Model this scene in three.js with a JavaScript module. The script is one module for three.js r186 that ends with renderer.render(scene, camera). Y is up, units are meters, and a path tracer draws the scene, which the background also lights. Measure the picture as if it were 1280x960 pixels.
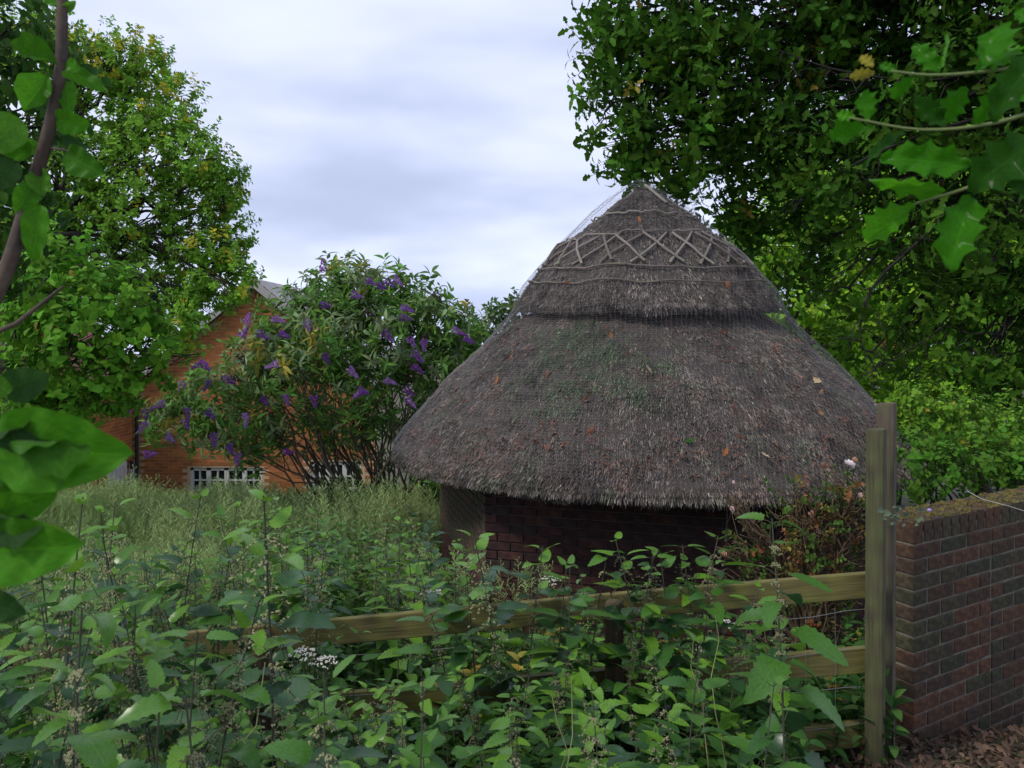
import * as THREE from 'three';
import { mergeGeometries } from 'three/addons/utils/BufferGeometryUtils.js';
import { RoundedBoxGeometry } from 'three/addons/geometries/RoundedBoxGeometry.js';
import { createNoise2D, createNoise3D } from 'simplex-noise';

// ---------------------------------------------------------------- camera, sky, sun, exposure
const scene = new THREE.Scene();
const EYE = 1.65;
const camera = new THREE.PerspectiveCamera(53.13, 4 / 3, 0.05, 900);
camera.position.set(0, EYE, 0);
camera.rotation.set(-0.6 * Math.PI / 180, 0, 0);
camera.setViewOffset(1280, 960, 0, 50, 1280, 960);
camera.focus = 5.5; camera.userData.fStop = 9.5;
const renderer = new THREE.WebGLRenderer({ antialias: true });
renderer.toneMapping = THREE.LinearToneMapping;
renderer.toneMappingExposure = 1.98;
renderer.shadowMap.enabled = true;

function rng(seed) { let a = seed >>> 0; return () => { a = (a + 0x6D2B79F5) | 0; let t = Math.imul(a ^ (a >>> 15), 1 | a); t = (t + Math.imul(t ^ (t >>> 7), 61 | t)) ^ t; return ((t ^ (t >>> 14)) >>> 0) / 4294967296; }; }
const n2 = createNoise2D(rng(11)), n3 = createNoise3D(rng(12));
const fbm3 = (x, y, z, o = 4) => { let s = 0, a = 0.5; for (let i = 0; i < o; i++) { s += a * n3(x, y, z); x *= 2.03; y *= 2.03; z *= 2.03; a *= 0.5; } return s; };
const fbm2 = (x, y, o = 4) => { let s = 0, a = 0.5; for (let i = 0; i < o; i++) { s += a * n2(x, y); x *= 2.03; y *= 2.03; a *= 0.5; } return s; };
const lerp = (a, b, t) => a + (b - a) * t;
const clamp = (x, a, b) => Math.min(b, Math.max(a, x));
const sstep = (a, b, x) => { const t = clamp((x - a) / (b - a), 0, 1); return t * t * (3 - 2 * t); };
const V = (x, y, z) => new THREE.Vector3(x, y, z);

{ // overcast sky: a bright even deck with soft grey and pale layers, the same all round
  const w = 1536, h = 768, d = new Float32Array(w * h * 4);
  for (let j = 0; j < h; j++) {
    const el = ((j + 0.5) / h - 0.5) * Math.PI, y = Math.sin(el), c = Math.cos(el);
    for (let i = 0; i < w; i++) {
      const az = ((i + 0.5) / w - 0.5) * 2 * Math.PI, x = c * Math.cos(az), z = c * Math.sin(az);
      const yy = Math.max(y, 0);
      const k = 1 / (yy + 0.22);
      let n = fbm3(x * k * 0.62 + 3.1, yy * 2.8, z * k * 0.62 + 5.2, 5);
      let m = fbm3(x * 1.6 - 4, yy * 9, z * 1.6 + 2, 5);
      let t = clamp(0.5 + n * 0.75 + m * 0.22, 0, 1); t = t * t * (3 - 2 * t);
      const low = Math.exp(-yy * 7) * 0.11;
      const b = lerp(0.298, 0.460, t) + low * (0.5 + 0.5 * t);
      const o = (j * w + i) * 4;
      d[o] = b * lerp(0.88, 0.945, t); d[o + 1] = b * lerp(1.005, 1.02, t); d[o + 2] = b * lerp(1.40, 1.30, t); d[o + 3] = 1;
    }
  }
  const t = new THREE.DataTexture(d, w, h, THREE.RGBAFormat, THREE.FloatType);
  t.mapping = THREE.EquirectangularReflectionMapping; t.magFilter = THREE.LinearFilter; t.minFilter = THREE.LinearFilter; t.needsUpdate = true;
  scene.background = t; scene.environment = t;
}
const sun = new THREE.DirectionalLight(new THREE.Color().setRGB(1, 0.95, 0.86), 1.3);
sun.position.set(-15, 18.5, 0); sun.target.position.set(0, 0, -8);
sun.castShadow = true; sun.shadow.radius = 26; sun.shadow.mapSize.set(2048, 2048);
Object.assign(sun.shadow.camera, { left: -25, right: 25, top: 25, bottom: -25, near: 1, far: 90 });
scene.add(sun, sun.target);

// ---------------------------------------------------------------- helpers
const at = (px, py, d) => V((px - 640) / 960 * d, EYE - (py - 420) / 960 * d, -d);   // a point of the place at d metres in front of where the photographer stood
const taken = {};
const numbered = n => { const k = taken[n] = (taken[n] ?? -1) + 1; return k ? `${n}_${String(k).padStart(3, '0')}` : n; };
function shade(o) { o.traverse(c => { if (c.isMesh) { c.castShadow = true; c.receiveShadow = true; } }); return o; }
function tag(o, label, category, group, kind) { o.userData.label = label; o.userData.category = category; if (group) o.userData.group = group; if (kind) o.userData.kind = kind; return o; }
function thing(name, label, category, group) { const g = new THREE.Group(); g.name = numbered(name); tag(g, label, category, group); scene.add(g); return g; }
function part(name, geo, mat, parent, kind) { const m = new THREE.Mesh(geo, mat); m.name = name; m.castShadow = m.receiveShadow = true; if (kind) m.userData.kind = kind; parent.add(m); return m; }
function instanced(name, geo, mat, mats, cols, parent, kind) {
  const m = new THREE.InstancedMesh(geo, mat, mats.length); m.name = name; m.castShadow = m.receiveShadow = true;
  mats.forEach((x, i) => m.setMatrixAt(i, x)); if (cols) cols.forEach((c, i) => m.setColorAt(i, c));
  if (kind) m.userData.kind = kind; parent.add(m); return m;
}
function clone(o, label) { const c = o.clone(); c.name = numbered(o.name.replace(/_\d{3}$/, '')); c.userData = { ...o.userData }; if (label) c.userData.label = label; scene.add(c); return c; }
const C = (r, g, b) => new THREE.Color().setRGB(r, g, b);
const Y = V(0, 1, 0);
function setCol(g, r, gg, b) { const n = g.attributes.position.count, a = new Float32Array(n * 3); for (let i = 0; i < n; i++) { a[3 * i] = r; a[3 * i + 1] = gg; a[3 * i + 2] = b; } g.setAttribute('color', new THREE.BufferAttribute(a, 3)); return g; }
function geoOf(pos, idx, uv) { const g = new THREE.BufferGeometry(); g.setAttribute('position', new THREE.Float32BufferAttribute(pos, 3)); g.setAttribute('uv', new THREE.Float32BufferAttribute(uv ?? new Array(pos.length / 3 * 2).fill(0), 2)); g.setIndex(idx); g.computeVertexNormals(); return g; }
function merge(list) { return mergeGeometries(list.map(g => g.index ? g : (() => { g.setIndex([...Array(g.attributes.position.count).keys()]); return g; })())); }
function tube(pts, r0, r1, sides = 6, pow = 1) {           // tapered limb through pts
  const pos = [], idx = [], uv = []; const n = pts.length; let len = 0;
  const t = V(), a = V(), b = V(), ref = V(0.31, 0.17, 0.93);
  for (let i = 0; i < n; i++) {
    t.subVectors(pts[Math.min(n - 1, i + 1)], pts[Math.max(0, i - 1)]).normalize();
    if (Math.abs(t.dot(ref)) > 0.95) ref.set(0.9, 0.1, -0.3);
    a.crossVectors(t, ref).normalize(); b.crossVectors(t, a);
    const r = lerp(r0, r1, Math.pow(i / (n - 1), pow)); if (i) len += pts[i].distanceTo(pts[i - 1]);
    for (let k = 0; k < sides; k++) { const q = k / sides * 2 * Math.PI, c = Math.cos(q) * r, s = Math.sin(q) * r; pos.push(pts[i].x + a.x * c + b.x * s, pts[i].y + a.y * c + b.y * s, pts[i].z + a.z * c + b.z * s); uv.push(k / sides * 2 * Math.PI * r0, len); }
  }
  for (let i = 0; i < n - 1; i++) for (let k = 0; k < sides; k++) { const k2 = (k + 1) % sides, p = i * sides; idx.push(p + k, p + sides + k, p + k2, p + k2, p + sides + k, p + sides + k2); }
  const e = pos.length / 3, q = pts[n - 1]; pos.push(q.x, q.y, q.z); uv.push(0, len); for (let k = 0; k < sides; k++) idx.push((n - 1) * sides + k, e, (n - 1) * sides + (k + 1) % sides);
  return geoOf(pos, idx, uv);
}
function bend(a, b, lift, n, R, wob = 0.05) {              // a curved, slightly crooked path
  const out = [], l = a.distanceTo(b), ph = R() * 9;
  for (let i = 0; i < n; i++) { const t = i / (n - 1), p = a.clone().lerp(b, t); p.y += lift * l * 4 * t * (1 - t) * 0.5; const w = wob * l * Math.sin(Math.PI * t); p.x += w * n2(ph, t * 2.5); p.y += w * n2(ph + 5, t * 2.5); p.z += w * n2(ph + 9, t * 2.5); out.push(p); }
  return out;
}
// a leaf: along +y from its stalk, upper face +z
function leaf({ L = 1, W = 0.3, rows = 6, prof, fold = 0.25, curl = 0.2, wave = 0, twist = 0, cols = 1 }) {
  const pos = [], idx = [], uv = [], m = 2 * cols + 1;
  for (let i = 0; i <= rows; i++) {
    const t = i / rows;
    for (let k = 0; k < m; k++) {
      const s = k / cols - 1, w = Math.max(0.0015, prof(t, s)) * W * s;
      let x = w, z = fold * Math.abs(w) - curl * L * t * t + wave * W * Math.abs(s) * Math.sin(t * 19 + s * 1.7);
      const q = twist * t; pos.push(x * Math.cos(q) - z * Math.sin(q), L * t * (1 - 0.25 * Math.abs(curl) * t), x * Math.sin(q) + z * Math.cos(q)); uv.push(0.5 + s * 0.5, t);
    }
  }
  for (let i = 0; i < rows; i++) for (let k = 0; k < m - 1; k++) { const a = i * m + k, b = a + m; idx.push(a, a + 1, b, a + 1, b + 1, b); }
  return geoOf(pos, idx, uv);
}
const oval = t => Math.pow(Math.sin(Math.PI * Math.pow(t, 0.72)), 0.85);
const lance = t => Math.pow(Math.sin(Math.PI * Math.pow(t, 0.8)), 1.1);
const oakP = t => Math.sin(Math.PI * Math.pow(t, 1.25) * 0.97 + 0.05) * (0.66 + 0.34 * Math.cos(2 * Math.PI * 3.5 * t + 0.6));
const heart = (t) => t < 0.06 ? 0.55 * t / 0.06 : Math.pow(1 - (t - 0.06) / 0.94, 0.9) * (0.55 + 1.5 * (t - 0.06)) * 1.25;
const nettleP = (t) => { const base = t < 0.1 ? Math.sqrt(t / 0.1) * 0.86 : Math.pow(1 - (t - 0.1) / 0.9, 0.78) * (0.86 + 0.95 * (t - 0.1)); return base * (Math.round(t * 14) % 2 ? 1.0 : 0.80); };
function hollyP(t) { const k = t * 4, f = k - Math.floor(k); const sp = Math.pow(Math.abs(2 * f - 1), 1.8); return Math.pow(Math.sin(Math.PI * clamp(t, 0, 1)), 0.55) * (0.62 + 0.42 * sp) * (t > 0.97 ? 0.3 : 1); }
const _q = new THREE.Quaternion(), _q2 = new THREE.Quaternion(), _m = new THREE.Matrix4();
function place(p, dir, roll, s) { _q.setFromUnitVectors(Y, dir); _q2.setFromAxisAngle(Y, roll); _q.multiply(_q2); return new THREE.Matrix4().compose(p, _q, s.isVector3 ? s : V(s, s, s)); }
// a leafy shoot of length 1, leaves coloured a little differently, one geometry
function shoot(seed, n, leafGeo, ll, { twig = 0.012, spread = 1.0, tip = 0.45, tint = 0.25, face = 0.6, len = 1 } = {}) {
  const R = rng(seed), out = [];
  out.push(setCol(tube([V(0, 0, 0), V(0.02, len * 0.5, 0.02), V(0, len * 0.95, 0)], twig, twig * 0.4, 3), 0.55, 0.34, 0.5));
  for (let i = 0; i < n; i++) {
    const t = i / n, h = len * lerp(1 - tip * 2, 1, Math.pow(t, 0.8)) , az = i * 2.4 + R() * 0.8, el = lerp(-0.15, 0.75, t) + (R() - 0.5) * 0.7;
    const dir = V(Math.cos(az) * Math.cos(el) * spread, Math.sin(el), Math.sin(az) * Math.cos(el) * spread).normalize();
    const s = ll * (0.7 + 0.6 * R());
    // leaf plane turned roughly to face up and outward
    const zAx = V(0, 1, 0).lerp(V(R() - 0.5, R() - 0.5, R() - 0.5), 1 - face).normalize(); const x = V().crossVectors(dir, zAx).normalize(), z = V().crossVectors(x, dir).normalize();
    _m.makeBasis(x, dir, z).scale(V(s, s, s)).setPosition(0, h, 0);
    const g = leafGeo.clone().applyMatrix4(_m), k = 1 + (R() - 0.5) * 2 * tint;
    out.push(setCol(g, k * (0.95 + 0.3 * R()), k, k * (0.8 + 0.3 * R())));
  }
  return merge(out);
}
// ---------------------------------------------------------------- textures (colour grain only) and materials
function tex(w, h, fn, srgb = true) {
  const d = new Uint8Array(w * h * 4); for (let j = 0; j < h; j++) for (let i = 0; i < w; i++) { const c = fn(i / w, j / h), o = (j * w + i) * 4; d[o] = clamp(c[0] * 255, 0, 255); d[o + 1] = clamp(c[1] * 255, 0, 255); d[o + 2] = clamp(c[2] * 255, 0, 255); d[o + 3] = 255; }
  const t = new THREE.DataTexture(d, w, h); t.wrapS = t.wrapT = THREE.RepeatWrapping; t.magFilter = THREE.LinearFilter; t.minFilter = THREE.LinearMipmapLinearFilter; t.generateMipmaps = true; if (srgb) t.colorSpace = THREE.SRGBColorSpace; t.needsUpdate = true; return t;
}
const per = (f, u, v) => { const a = f(u, v), b = f(u - 1, v), c = f(u, v - 1), d = f(u - 1, v - 1); return lerp(lerp(a, b, u), lerp(c, d, u), v); };
const woodF = (u, v) => per((x, y) => 0.6 * n2(x * 26, y * 1.6) + 0.4 * n2(x * 80, y * 4) + 0.25 * n2(x * 4, y * 5), u, v);
const woodTex = tex(256, 512, (u, v) => { const n = woodF(u, v), m = per((x, y) => n2(x * 3 + 5, y * 4), u, v); return [0.74 + 0.17 * n + 0.05 * m, 0.74 + 0.17 * n + 0.09 * m, 0.70 + 0.17 * n]; });
const woodBump = tex(256, 512, (u, v) => { const n = 0.5 + 0.4 * woodF(u, v); return [n, n, n]; }, false);
const gritF = (u, v) => per((x, y) => fbm2(x * 9, y * 9, 5), u, v);
const gritTex = tex(256, 256, (u, v) => { const n = gritF(u, v), m = per((x, y) => n2(x * 60, y * 60), u, v); const k = 0.78 + 0.34 * n + 0.10 * m; return [k, k * (1 + 0.06 * n), k * (0.98 - 0.05 * n)]; });
const gritBump = tex(256, 256, (u, v) => { const n = 0.5 + 0.35 * gritF(u, v) + 0.15 * per((x, y) => n2(x * 60, y * 60), u, v); return [n, n, n]; }, false);
const soilTex = tex(512, 512, (u, v) => { const n = per((x, y) => fbm2(x * 14, y * 14, 6), u, v), m = per((x, y) => fbm2(x * 5 + 9, y * 5, 4), u, v); return [0.30 + 0.14 * n + 0.03 * m, 0.29 + 0.12 * n + 0.09 * m, 0.19 + 0.09 * n]; });
const veinF = (u, v) => { const s = Math.abs(u - 0.5) * 2; const mid = Math.exp(-Math.pow(s / 0.035, 2)); const k = (v - s * 0.32) * 8; const f = Math.abs(k - Math.round(k)); const side = Math.exp(-Math.pow(f / 0.07, 2)) * (1 - s * 0.6) * 0.6; return Math.max(mid, side); };
const leafTex = tex(256, 256, (u, v) => { const q = veinF(u, v), n = fbm2(u * 7, v * 7, 4), b = n2(u * 40, v * 40); const k = 0.80 + 0.10 * n + 0.03 * b; const sp = sstep(0.52, 0.66, fbm2(u * 9 + 4, v * 9, 3)) * 0.8; return [lerp(k + 0.16 * q, 0.75, sp), lerp(k + 0.13 * q, 0.58, sp), lerp(k - 0.02 * q, 0.6, sp)]; });
const leafBump = tex(256, 256, (u, v) => { const q = 0.75 - 0.6 * veinF(u, v) + 0.1 * fbm2(u * 14, v * 14, 3); return [q, q, q]; }, false);

const leafMat = (r, g, b, o = {}) => new THREE.MeshPhysicalMaterial({ color: C(r, g, b), roughness: 1, side: THREE.DoubleSide, transmission: 0.36, thickness: 0, ior: 1.4, specularIntensity: 0.14, clearcoat: 0.08, clearcoatRoughness: 0.35, ...o });
const std = (r, g, b, o = {}) => new THREE.MeshStandardMaterial({ color: C(r, g, b), roughness: 0.9, ...o });
const wood = (r, g, b, o = {}) => std(r, g, b, { map: woodTex, bumpMap: woodBump, bumpScale: 0.003, roughness: 0.88, ...o });
const brickM = (r, g, b) => std(r, g, b, { map: gritTex, bumpMap: gritBump, bumpScale: 0.003, roughness: 0.95 });
const barkM = std(0.060, 0.050, 0.042, { map: gritTex, bumpMap: gritBump, bumpScale: 0.01 });
const pick = (R, a) => a[Math.floor(R() * a.length) % a.length];
function boxUV(g, s = 1) { const p = g.attributes.position, n = g.attributes.normal, u = g.attributes.uv; for (let i = 0; i < p.count; i++) { const ax = Math.abs(n.getX(i)), ay = Math.abs(n.getY(i)), az = Math.abs(n.getZ(i)); if (az >= ax && az >= ay) u.setXY(i, p.getX(i) * s, p.getY(i) * s); else if (ay >= ax) u.setXY(i, p.getX(i) * s, p.getZ(i) * s); else u.setXY(i, p.getZ(i) * s, p.getY(i) * s); } return g; }
const box = (x, y, z, r = 0.004) => { const g = r ? new RoundedBoxGeometry(x, y, z, 1, r) : new THREE.BoxGeometry(x, y, z); return boxUV(g.index ? g : g); };

// ---------------------------------------------------------------- ground
const table = [[-12, 0.4], [0, 0], [2, -0.15], [3.7, -0.42], [4.2, -0.56], [5, -0.72], [8, -1.22], [10.5, -1.66], [18, -3.15], [40, -5], [120, -8], [600, -12]];
function ground(x, z) {
  const d = -z; let i = 0; while (i < table.length - 2 && table[i + 1][0] < d) i++;
  const t = clamp((d - table[i][0]) / (table[i + 1][0] - table[i][0]), 0, 1);
  const y = lerp(table[i][1], table[i + 1][1], t) + 0.07 * clamp(x, -4, 1.6) * (1 - sstep(3.6, 4.7, d) * (x > 0 ? 1 : 0.4) - 0.6 * sstep(5, 9, d) * (x > 0 ? 0 : 1));
  return y + 0.03 * n2(x * 0.9, z * 0.9) * (Math.abs(x) < 30 ? 1 : 0);
}
{
  const xs = [], zs = []; for (let i = -60; i <= 60; i++) xs.push(Math.sign(i) * (Math.abs(i) * 0.25 + Math.pow(Math.abs(i) / 60, 4) * 380)); for (let i = 0; i <= 130; i++) zs.push(12 - i * 0.25 - Math.pow(i / 130, 5) * 560);
  const pos = [], uv = [], idx = []; for (const z of zs) for (const x of xs) { pos.push(x, ground(x, z), z); uv.push(x / 1.3, z / 1.3); }
  const m = xs.length; for (let j = 0; j < zs.length - 1; j++) for (let i = 0; i < m - 1; i++) { const a = j * m + i; idx.push(a, a + 1, a + m, a + 1, a + m + 1, a + m); }
  const g = part('ground', geoOf(pos, idx, uv), std(0.9, 0.9, 0.9, { map: soilTex, bumpMap: gritBump, bumpScale: 0.02 }), scene, 'structure');
  tag(g, 'sloping earth bank and meadow under the plants', 'ground', null, 'structure');
}
// ---------------------------------------------------------------- the thatched hut
const HX = 1.367, HZ = -8, HY = -1.22;
const bodyP = [[0.95, 2.10], [1.06, 1.99], [1.15, 1.89], [1.33, 1.79], [1.67, 1.505], [2.03, 1.18], [2.30, 0.87], [2.47, 0.66], [2.57, 0.54], [2.59, 0.485], [2.565, 0.445], [2.48, 0.425], [2.2, 0.46], [1.85, 0.66]];
const capP = [[0.0, 3.19], [0.07, 3.17], [0.34, 2.975], [0.56, 2.80], [0.83, 2.56], [1.06, 2.30], [1.19, 2.13], [1.285, 2.01], [1.29, 1.945], [1.24, 1.91], [0.96, 2.03]];
function along(P, n) { const L = [0]; for (let i = 1; i < P.length; i++) L.push(L[i - 1] + Math.hypot(P[i][0] - P[i - 1][0], P[i][1] - P[i - 1][1])); const T = L[L.length - 1];
  return s => { s = clamp(s, 0, T - 1e-6); let i = 0; while (i < P.length - 2 && L[i + 1] < s) i++; const t = (s - L[i]) / (L[i + 1] - L[i]), a = P[i], b = P[i + 1], dl = L[i + 1] - L[i]; return { r: lerp(a[0], b[0], t), y: lerp(a[1], b[1], t), dr: (b[0] - a[0]) / dl, dy: (b[1] - a[1]) / dl, T, seg: i }; }; }
const bodyAt = along(bodyP), capAt = along(capP);
const lump = (th, y) => 0.035 * n3(Math.cos(th) * 1.8, y * 1.6, Math.sin(th) * 1.8) + 0.012 * n3(Math.cos(th) * 7, y * 6, Math.sin(th) * 7);
const sag = (th, r) => -0.085 * Math.cos(th) * sstep(0.9, 1.3, r) - 0.02 * n3(Math.cos(th) * 3, 4, Math.sin(th) * 3) * sstep(1.0, 1.3, r);
// th = 0 faces the photographer; a roof point in hut coordinates
function roofPt(P, s, th, out = 0) { const q = P(s), isCap = P === capAt, k = q.r > 0.2 ? lump(th, q.y) : 0, nr = -q.dy, ny = q.dr; const r = q.r + nr * (k + out) + (isCap ? 0.13 * sstep(0.85, 1.25, q.r) * Math.max(0, Math.cos(th)) ** 1.5 : 0), y = q.y + ny * (k + out) + (isCap ? sag(th, q.r) : 0) - HY; return V(Math.sin(th) * r, y, Math.cos(th) * r); }
function roofDirs(P, s, th) { const q = P(s); return { down: V(Math.sin(th) * q.dr, q.dy, Math.cos(th) * q.dr).normalize(), nor: V(-q.dy * Math.sin(th), q.dr, -q.dy * Math.cos(th)).normalize(), side: V(Math.cos(th), 0, -Math.sin(th)) }; }
const hut = thing('thatched_hut', 'six-sided brick garden hut under a conical thatched roof with wire netting', 'hut');
hut.position.set(HX, HY, HZ);
function shell(P, rows, seg) { const pos = [], idx = [], uv = [], T = P(0).T; for (let i = 0; i <= rows; i++) for (let k = 0; k <= seg; k++) { const th = k / seg * 2 * Math.PI, p = roofPt(P, T * i / rows, th); pos.push(p.x, p.y, p.z); uv.push(th * 1.6, T * i / rows * 1.1); }
  for (let i = 0; i < rows; i++) for (let k = 0; k < seg; k++) { const a = i * (seg + 1) + k, b = a + seg + 1; idx.push(a, b, a + 1, a + 1, b, b + 1); } return geoOf(pos, idx, uv); }
const thatchTex = tex(512, 512, (u, v) => { const n = per((x, y) => 0.6 * n2(x * 70, y * 9) + 0.4 * n2(x * 150, y * 22), u, v), m = per((x, y) => fbm2(x * 5, y * 5, 4), u, v), k = 0.36 + 0.15 * n + 0.07 * m; return [k * 1.03, k * 0.97, k * 0.93]; });
const thatchM = std(0.46, 0.43, 0.40, { map: thatchTex, roughness: 1 });
const thatch = part('thatch', shell(bodyAt, 60, 160), thatchM, hut);
const cap = part('ridge_cap', shell(capAt, 44, 140), thatchM, hut);
{ // reed ends: real stalks lying down the slope
  const R = rng(21);
  const st = merge([0, 1, 2].map(i => { const a = i * 2.1, g = geoOf([Math.cos(a), 0, Math.sin(a), Math.cos(a + 2.1), 0, Math.sin(a + 2.1), Math.cos(a) * 0.7, 1, Math.sin(a) * 0.7, Math.cos(a + 2.1) * 0.7, 1, Math.sin(a + 2.1) * 0.7], [0, 2, 1, 1, 2, 3]); return g; }));
  const M = std(1, 1, 1, { roughness: 0.95 });
  for (const [P, count, par, s0, s1, nm] of [[bodyAt, 310000, thatch, 0.30, 2.47, 'reed_ends'], [capAt, 100000, cap, 0.02, 1.80, 'straw_ends']]) {
    const mats = [], cols = [];
    for (let i = 0; i < count; i++) {
      let th, s; do { th = (R() - 0.5) * 2 * Math.PI; s = lerp(s0, s1, R()); } while (P(s).r / (P === bodyAt ? 2.60 : 1.27) < R() || (Math.abs(th) > 2.0 && R() < 0.6));
      const p = roofPt(P, s, th, -0.012 + 0.010 * R()), { down, nor, side } = roofDirs(P, s, th);
      const rag = P === capAt ? 0.30 : 0.19;
      const swirl = 0.22 * n3(p.x * 1.5, p.y * 1.5, p.z * 1.5);
      const dir = down.clone().addScaledVector(nor, 0.12 + 0.28 * R() * R()).addScaledVector(side, swirl + (R() - 0.5) * 2 * rag * (R() < 0.12 ? 2.6 : 1)).normalize();
      const L = P === capAt ? 0.03 + 0.05 * R() : 0.022 + 0.038 * R(), w = 0.0018 + 0.0018 * R();
      mats.push(place(p, dir, R() * 6, V(w, L, w)));
      const tone = fbm3(p.x * 1.1 + 3, p.y * 1.1, p.z * 1.1, 3), fine = n3(p.x * 9, p.y * 5, p.z * 9);
      let k = 0.150 * (0.30 + 1.30 * Math.pow(R(), 1.7)) * (1 + 0.6 * tone + 0.3 * fine + 0.3 * n3(Math.sin(th) * 13, s * 0.9, Math.cos(th) * 13)); if (R() < 0.06) k *= 1.9;
      let c = [k * 1.13, k * 0.96, k * 0.82];
      if (P === bodyAt) {
        // moss with its own ragged outline on the front left of the slope, seen in the photograph
        const mx = th + 0.46, my = s - 0.95, e = (mx * mx) / 0.16 + (my * my) / 0.42 + 0.9 * n3(p.x * 2.6, p.y * 2.6, p.z * 2.6) + 0.5 * n3(p.x * 8, p.y * 8, p.z * 8);
        const mo = sstep(1.15, 0.35, e) * 0.9, mo2 = sstep(0.25, 0.6, n3(p.x * 2.2 + 8, p.y * 2.2, p.z * 2.2)) * 0.3 * (Math.abs(th) < 1.5 ? 1 : 0);
        const w2 = Math.max(mo, mo2); c = [lerp(c[0], k * 0.66, w2), lerp(c[1], k * 0.98, w2), lerp(c[2], k * 0.48, w2)];
        const li = sstep(0.22, 0.5, n3(p.x * 3.1 - 5, p.y * 3.1 + 2, p.z * 3.1) + (s > 1.6 ? 0.22 : 0) - (s > 2.2 ? 0.3 : 0)); if (R() < li * 0.42) c = [k * 1.28, k * 0.80, k * 0.60];
      } else if (R() < 0.06) c = [k * 1.9, k * 1.75, k * 1.6];
      cols.push(C(c[0], c[1], c[2]));
    }
    instanced(nm, st, M, mats, cols, par, 'stuff');
  }
  // shaggy fringe at the eave and under the cap
  const mats = [], cols = [];
  for (let i = 0; i < 9500; i++) { const onCap = i < 4500, P = onCap ? capAt : bodyAt, th = (R() - 0.5) * 2 * Math.PI, s = onCap ? 1.76 + 0.08 * R() : 2.38 + 0.16 * R(); const p = roofPt(P, s, th, -0.01), { down, nor, side } = roofDirs(P, Math.min(s, onCap ? 1.70 : 2.25), th); const dir = down.clone().addScaledVector(V(0, -1, 0), 0.4 * R()).addScaledVector(nor, (R() - 0.5) * 0.3).addScaledVector(side, (R() - 0.5) * 0.5).normalize(); const k = 0.10 * (0.4 + 1.0 * R()); mats.push(place(p.addScaledVector(dir, -0.018), dir, R() * 6, V(0.0028, 0.028 + 0.028 * R(), 0.0028))); cols.push(C(k * 1.05, k * 0.98, k * 0.92)); }
  instanced('eave_fringe', st, M, mats, cols, thatch, 'stuff');
}
{ // split hazel rods pinned on the cap: two dark bands, a lattice of pale rods, a top hoop and the peak stake
  const R = rng(31), pale = ['0.50,0.46,0.41', '0.40,0.36,0.31', '0.30,0.26,0.22'].map(c => wood(...c.split(',').map(Number))), dark = pale[2];
  const sOf = r0 => { let s = 0; while (capAt(s).r < r0) s += 0.005; return s; };
  const rod = (sa, ta, sb, tb, r, m, name, out = 0.022) => { const pts = []; const n = Math.max(4, Math.round(Math.abs(tb - ta) * 14)); for (let i = 0; i <= n; i++) { const t = i / n; pts.push(roofPt(capAt, lerp(sa, sb, t), lerp(ta, tb, t), out + 0.012 * Math.sin(Math.PI * t))); } part(name, tube(pts, r, r * 0.85, 5), m, hut); };
  const sU = sOf(0.77), sL = sOf(1.06), sB = sOf(1.15), sT = sOf(0.50);
  for (let i = 0; i < 11; i++) { const t = i / 11 * 2 * Math.PI + 0.2, e = 0.63; rod(sL + 0.01 * (R() - 0.5), t, sL + 0.01 * (R() - 0.5), t + e, 0.011, dark, 'hazel_band'); rod(sB + 0.02 * (R() - 0.5), t + 0.25, sB + 0.02 * (R() - 0.5), t + 0.25 + e, 0.008, dark, 'hazel_band'); }
  for (let i = 0; i < 9; i++) { const t = i / 9 * 2 * Math.PI + 0.1 + 0.1 * R(); rod(sU + 0.05 * (R() - 0.5), t, sU + 0.05 * (R() - 0.5), t + 0.78, 0.010, pale[i % 3], 'hazel_rod'); }
  for (let i = 0; i < 22; i++) { const t = i / 22 * 2 * Math.PI + 0.06 * R(), e = 0.36 + 0.16 * R(); rod(sL - 0.02 - 0.04 * R(), t, sU + 0.04 * R(), t + e, 0.0145, pale[i % 3], 'hazel_rod'); rod(sL - 0.02 - 0.04 * R(), t + 0.12, sU + 0.04 * R(), t + 0.12 - e * (0.35 + 0.6 * R()), 0.0145, pale[(i * 2 + 1) % 3], 'hazel_rod', 0.036); }
  for (let i = 0; i < 4; i++) rod(sT + 0.03 * R(), i * 1.6 - 0.9, sT + 0.06 * R(), i * 1.6 + 0.5, 0.010, pale[i % 2], 'hazel_rod');
  rod(0.05, 0.2, 0.46, 0.42, 0.018, pale[0], 'peak_stake', 0.03);
}
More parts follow.
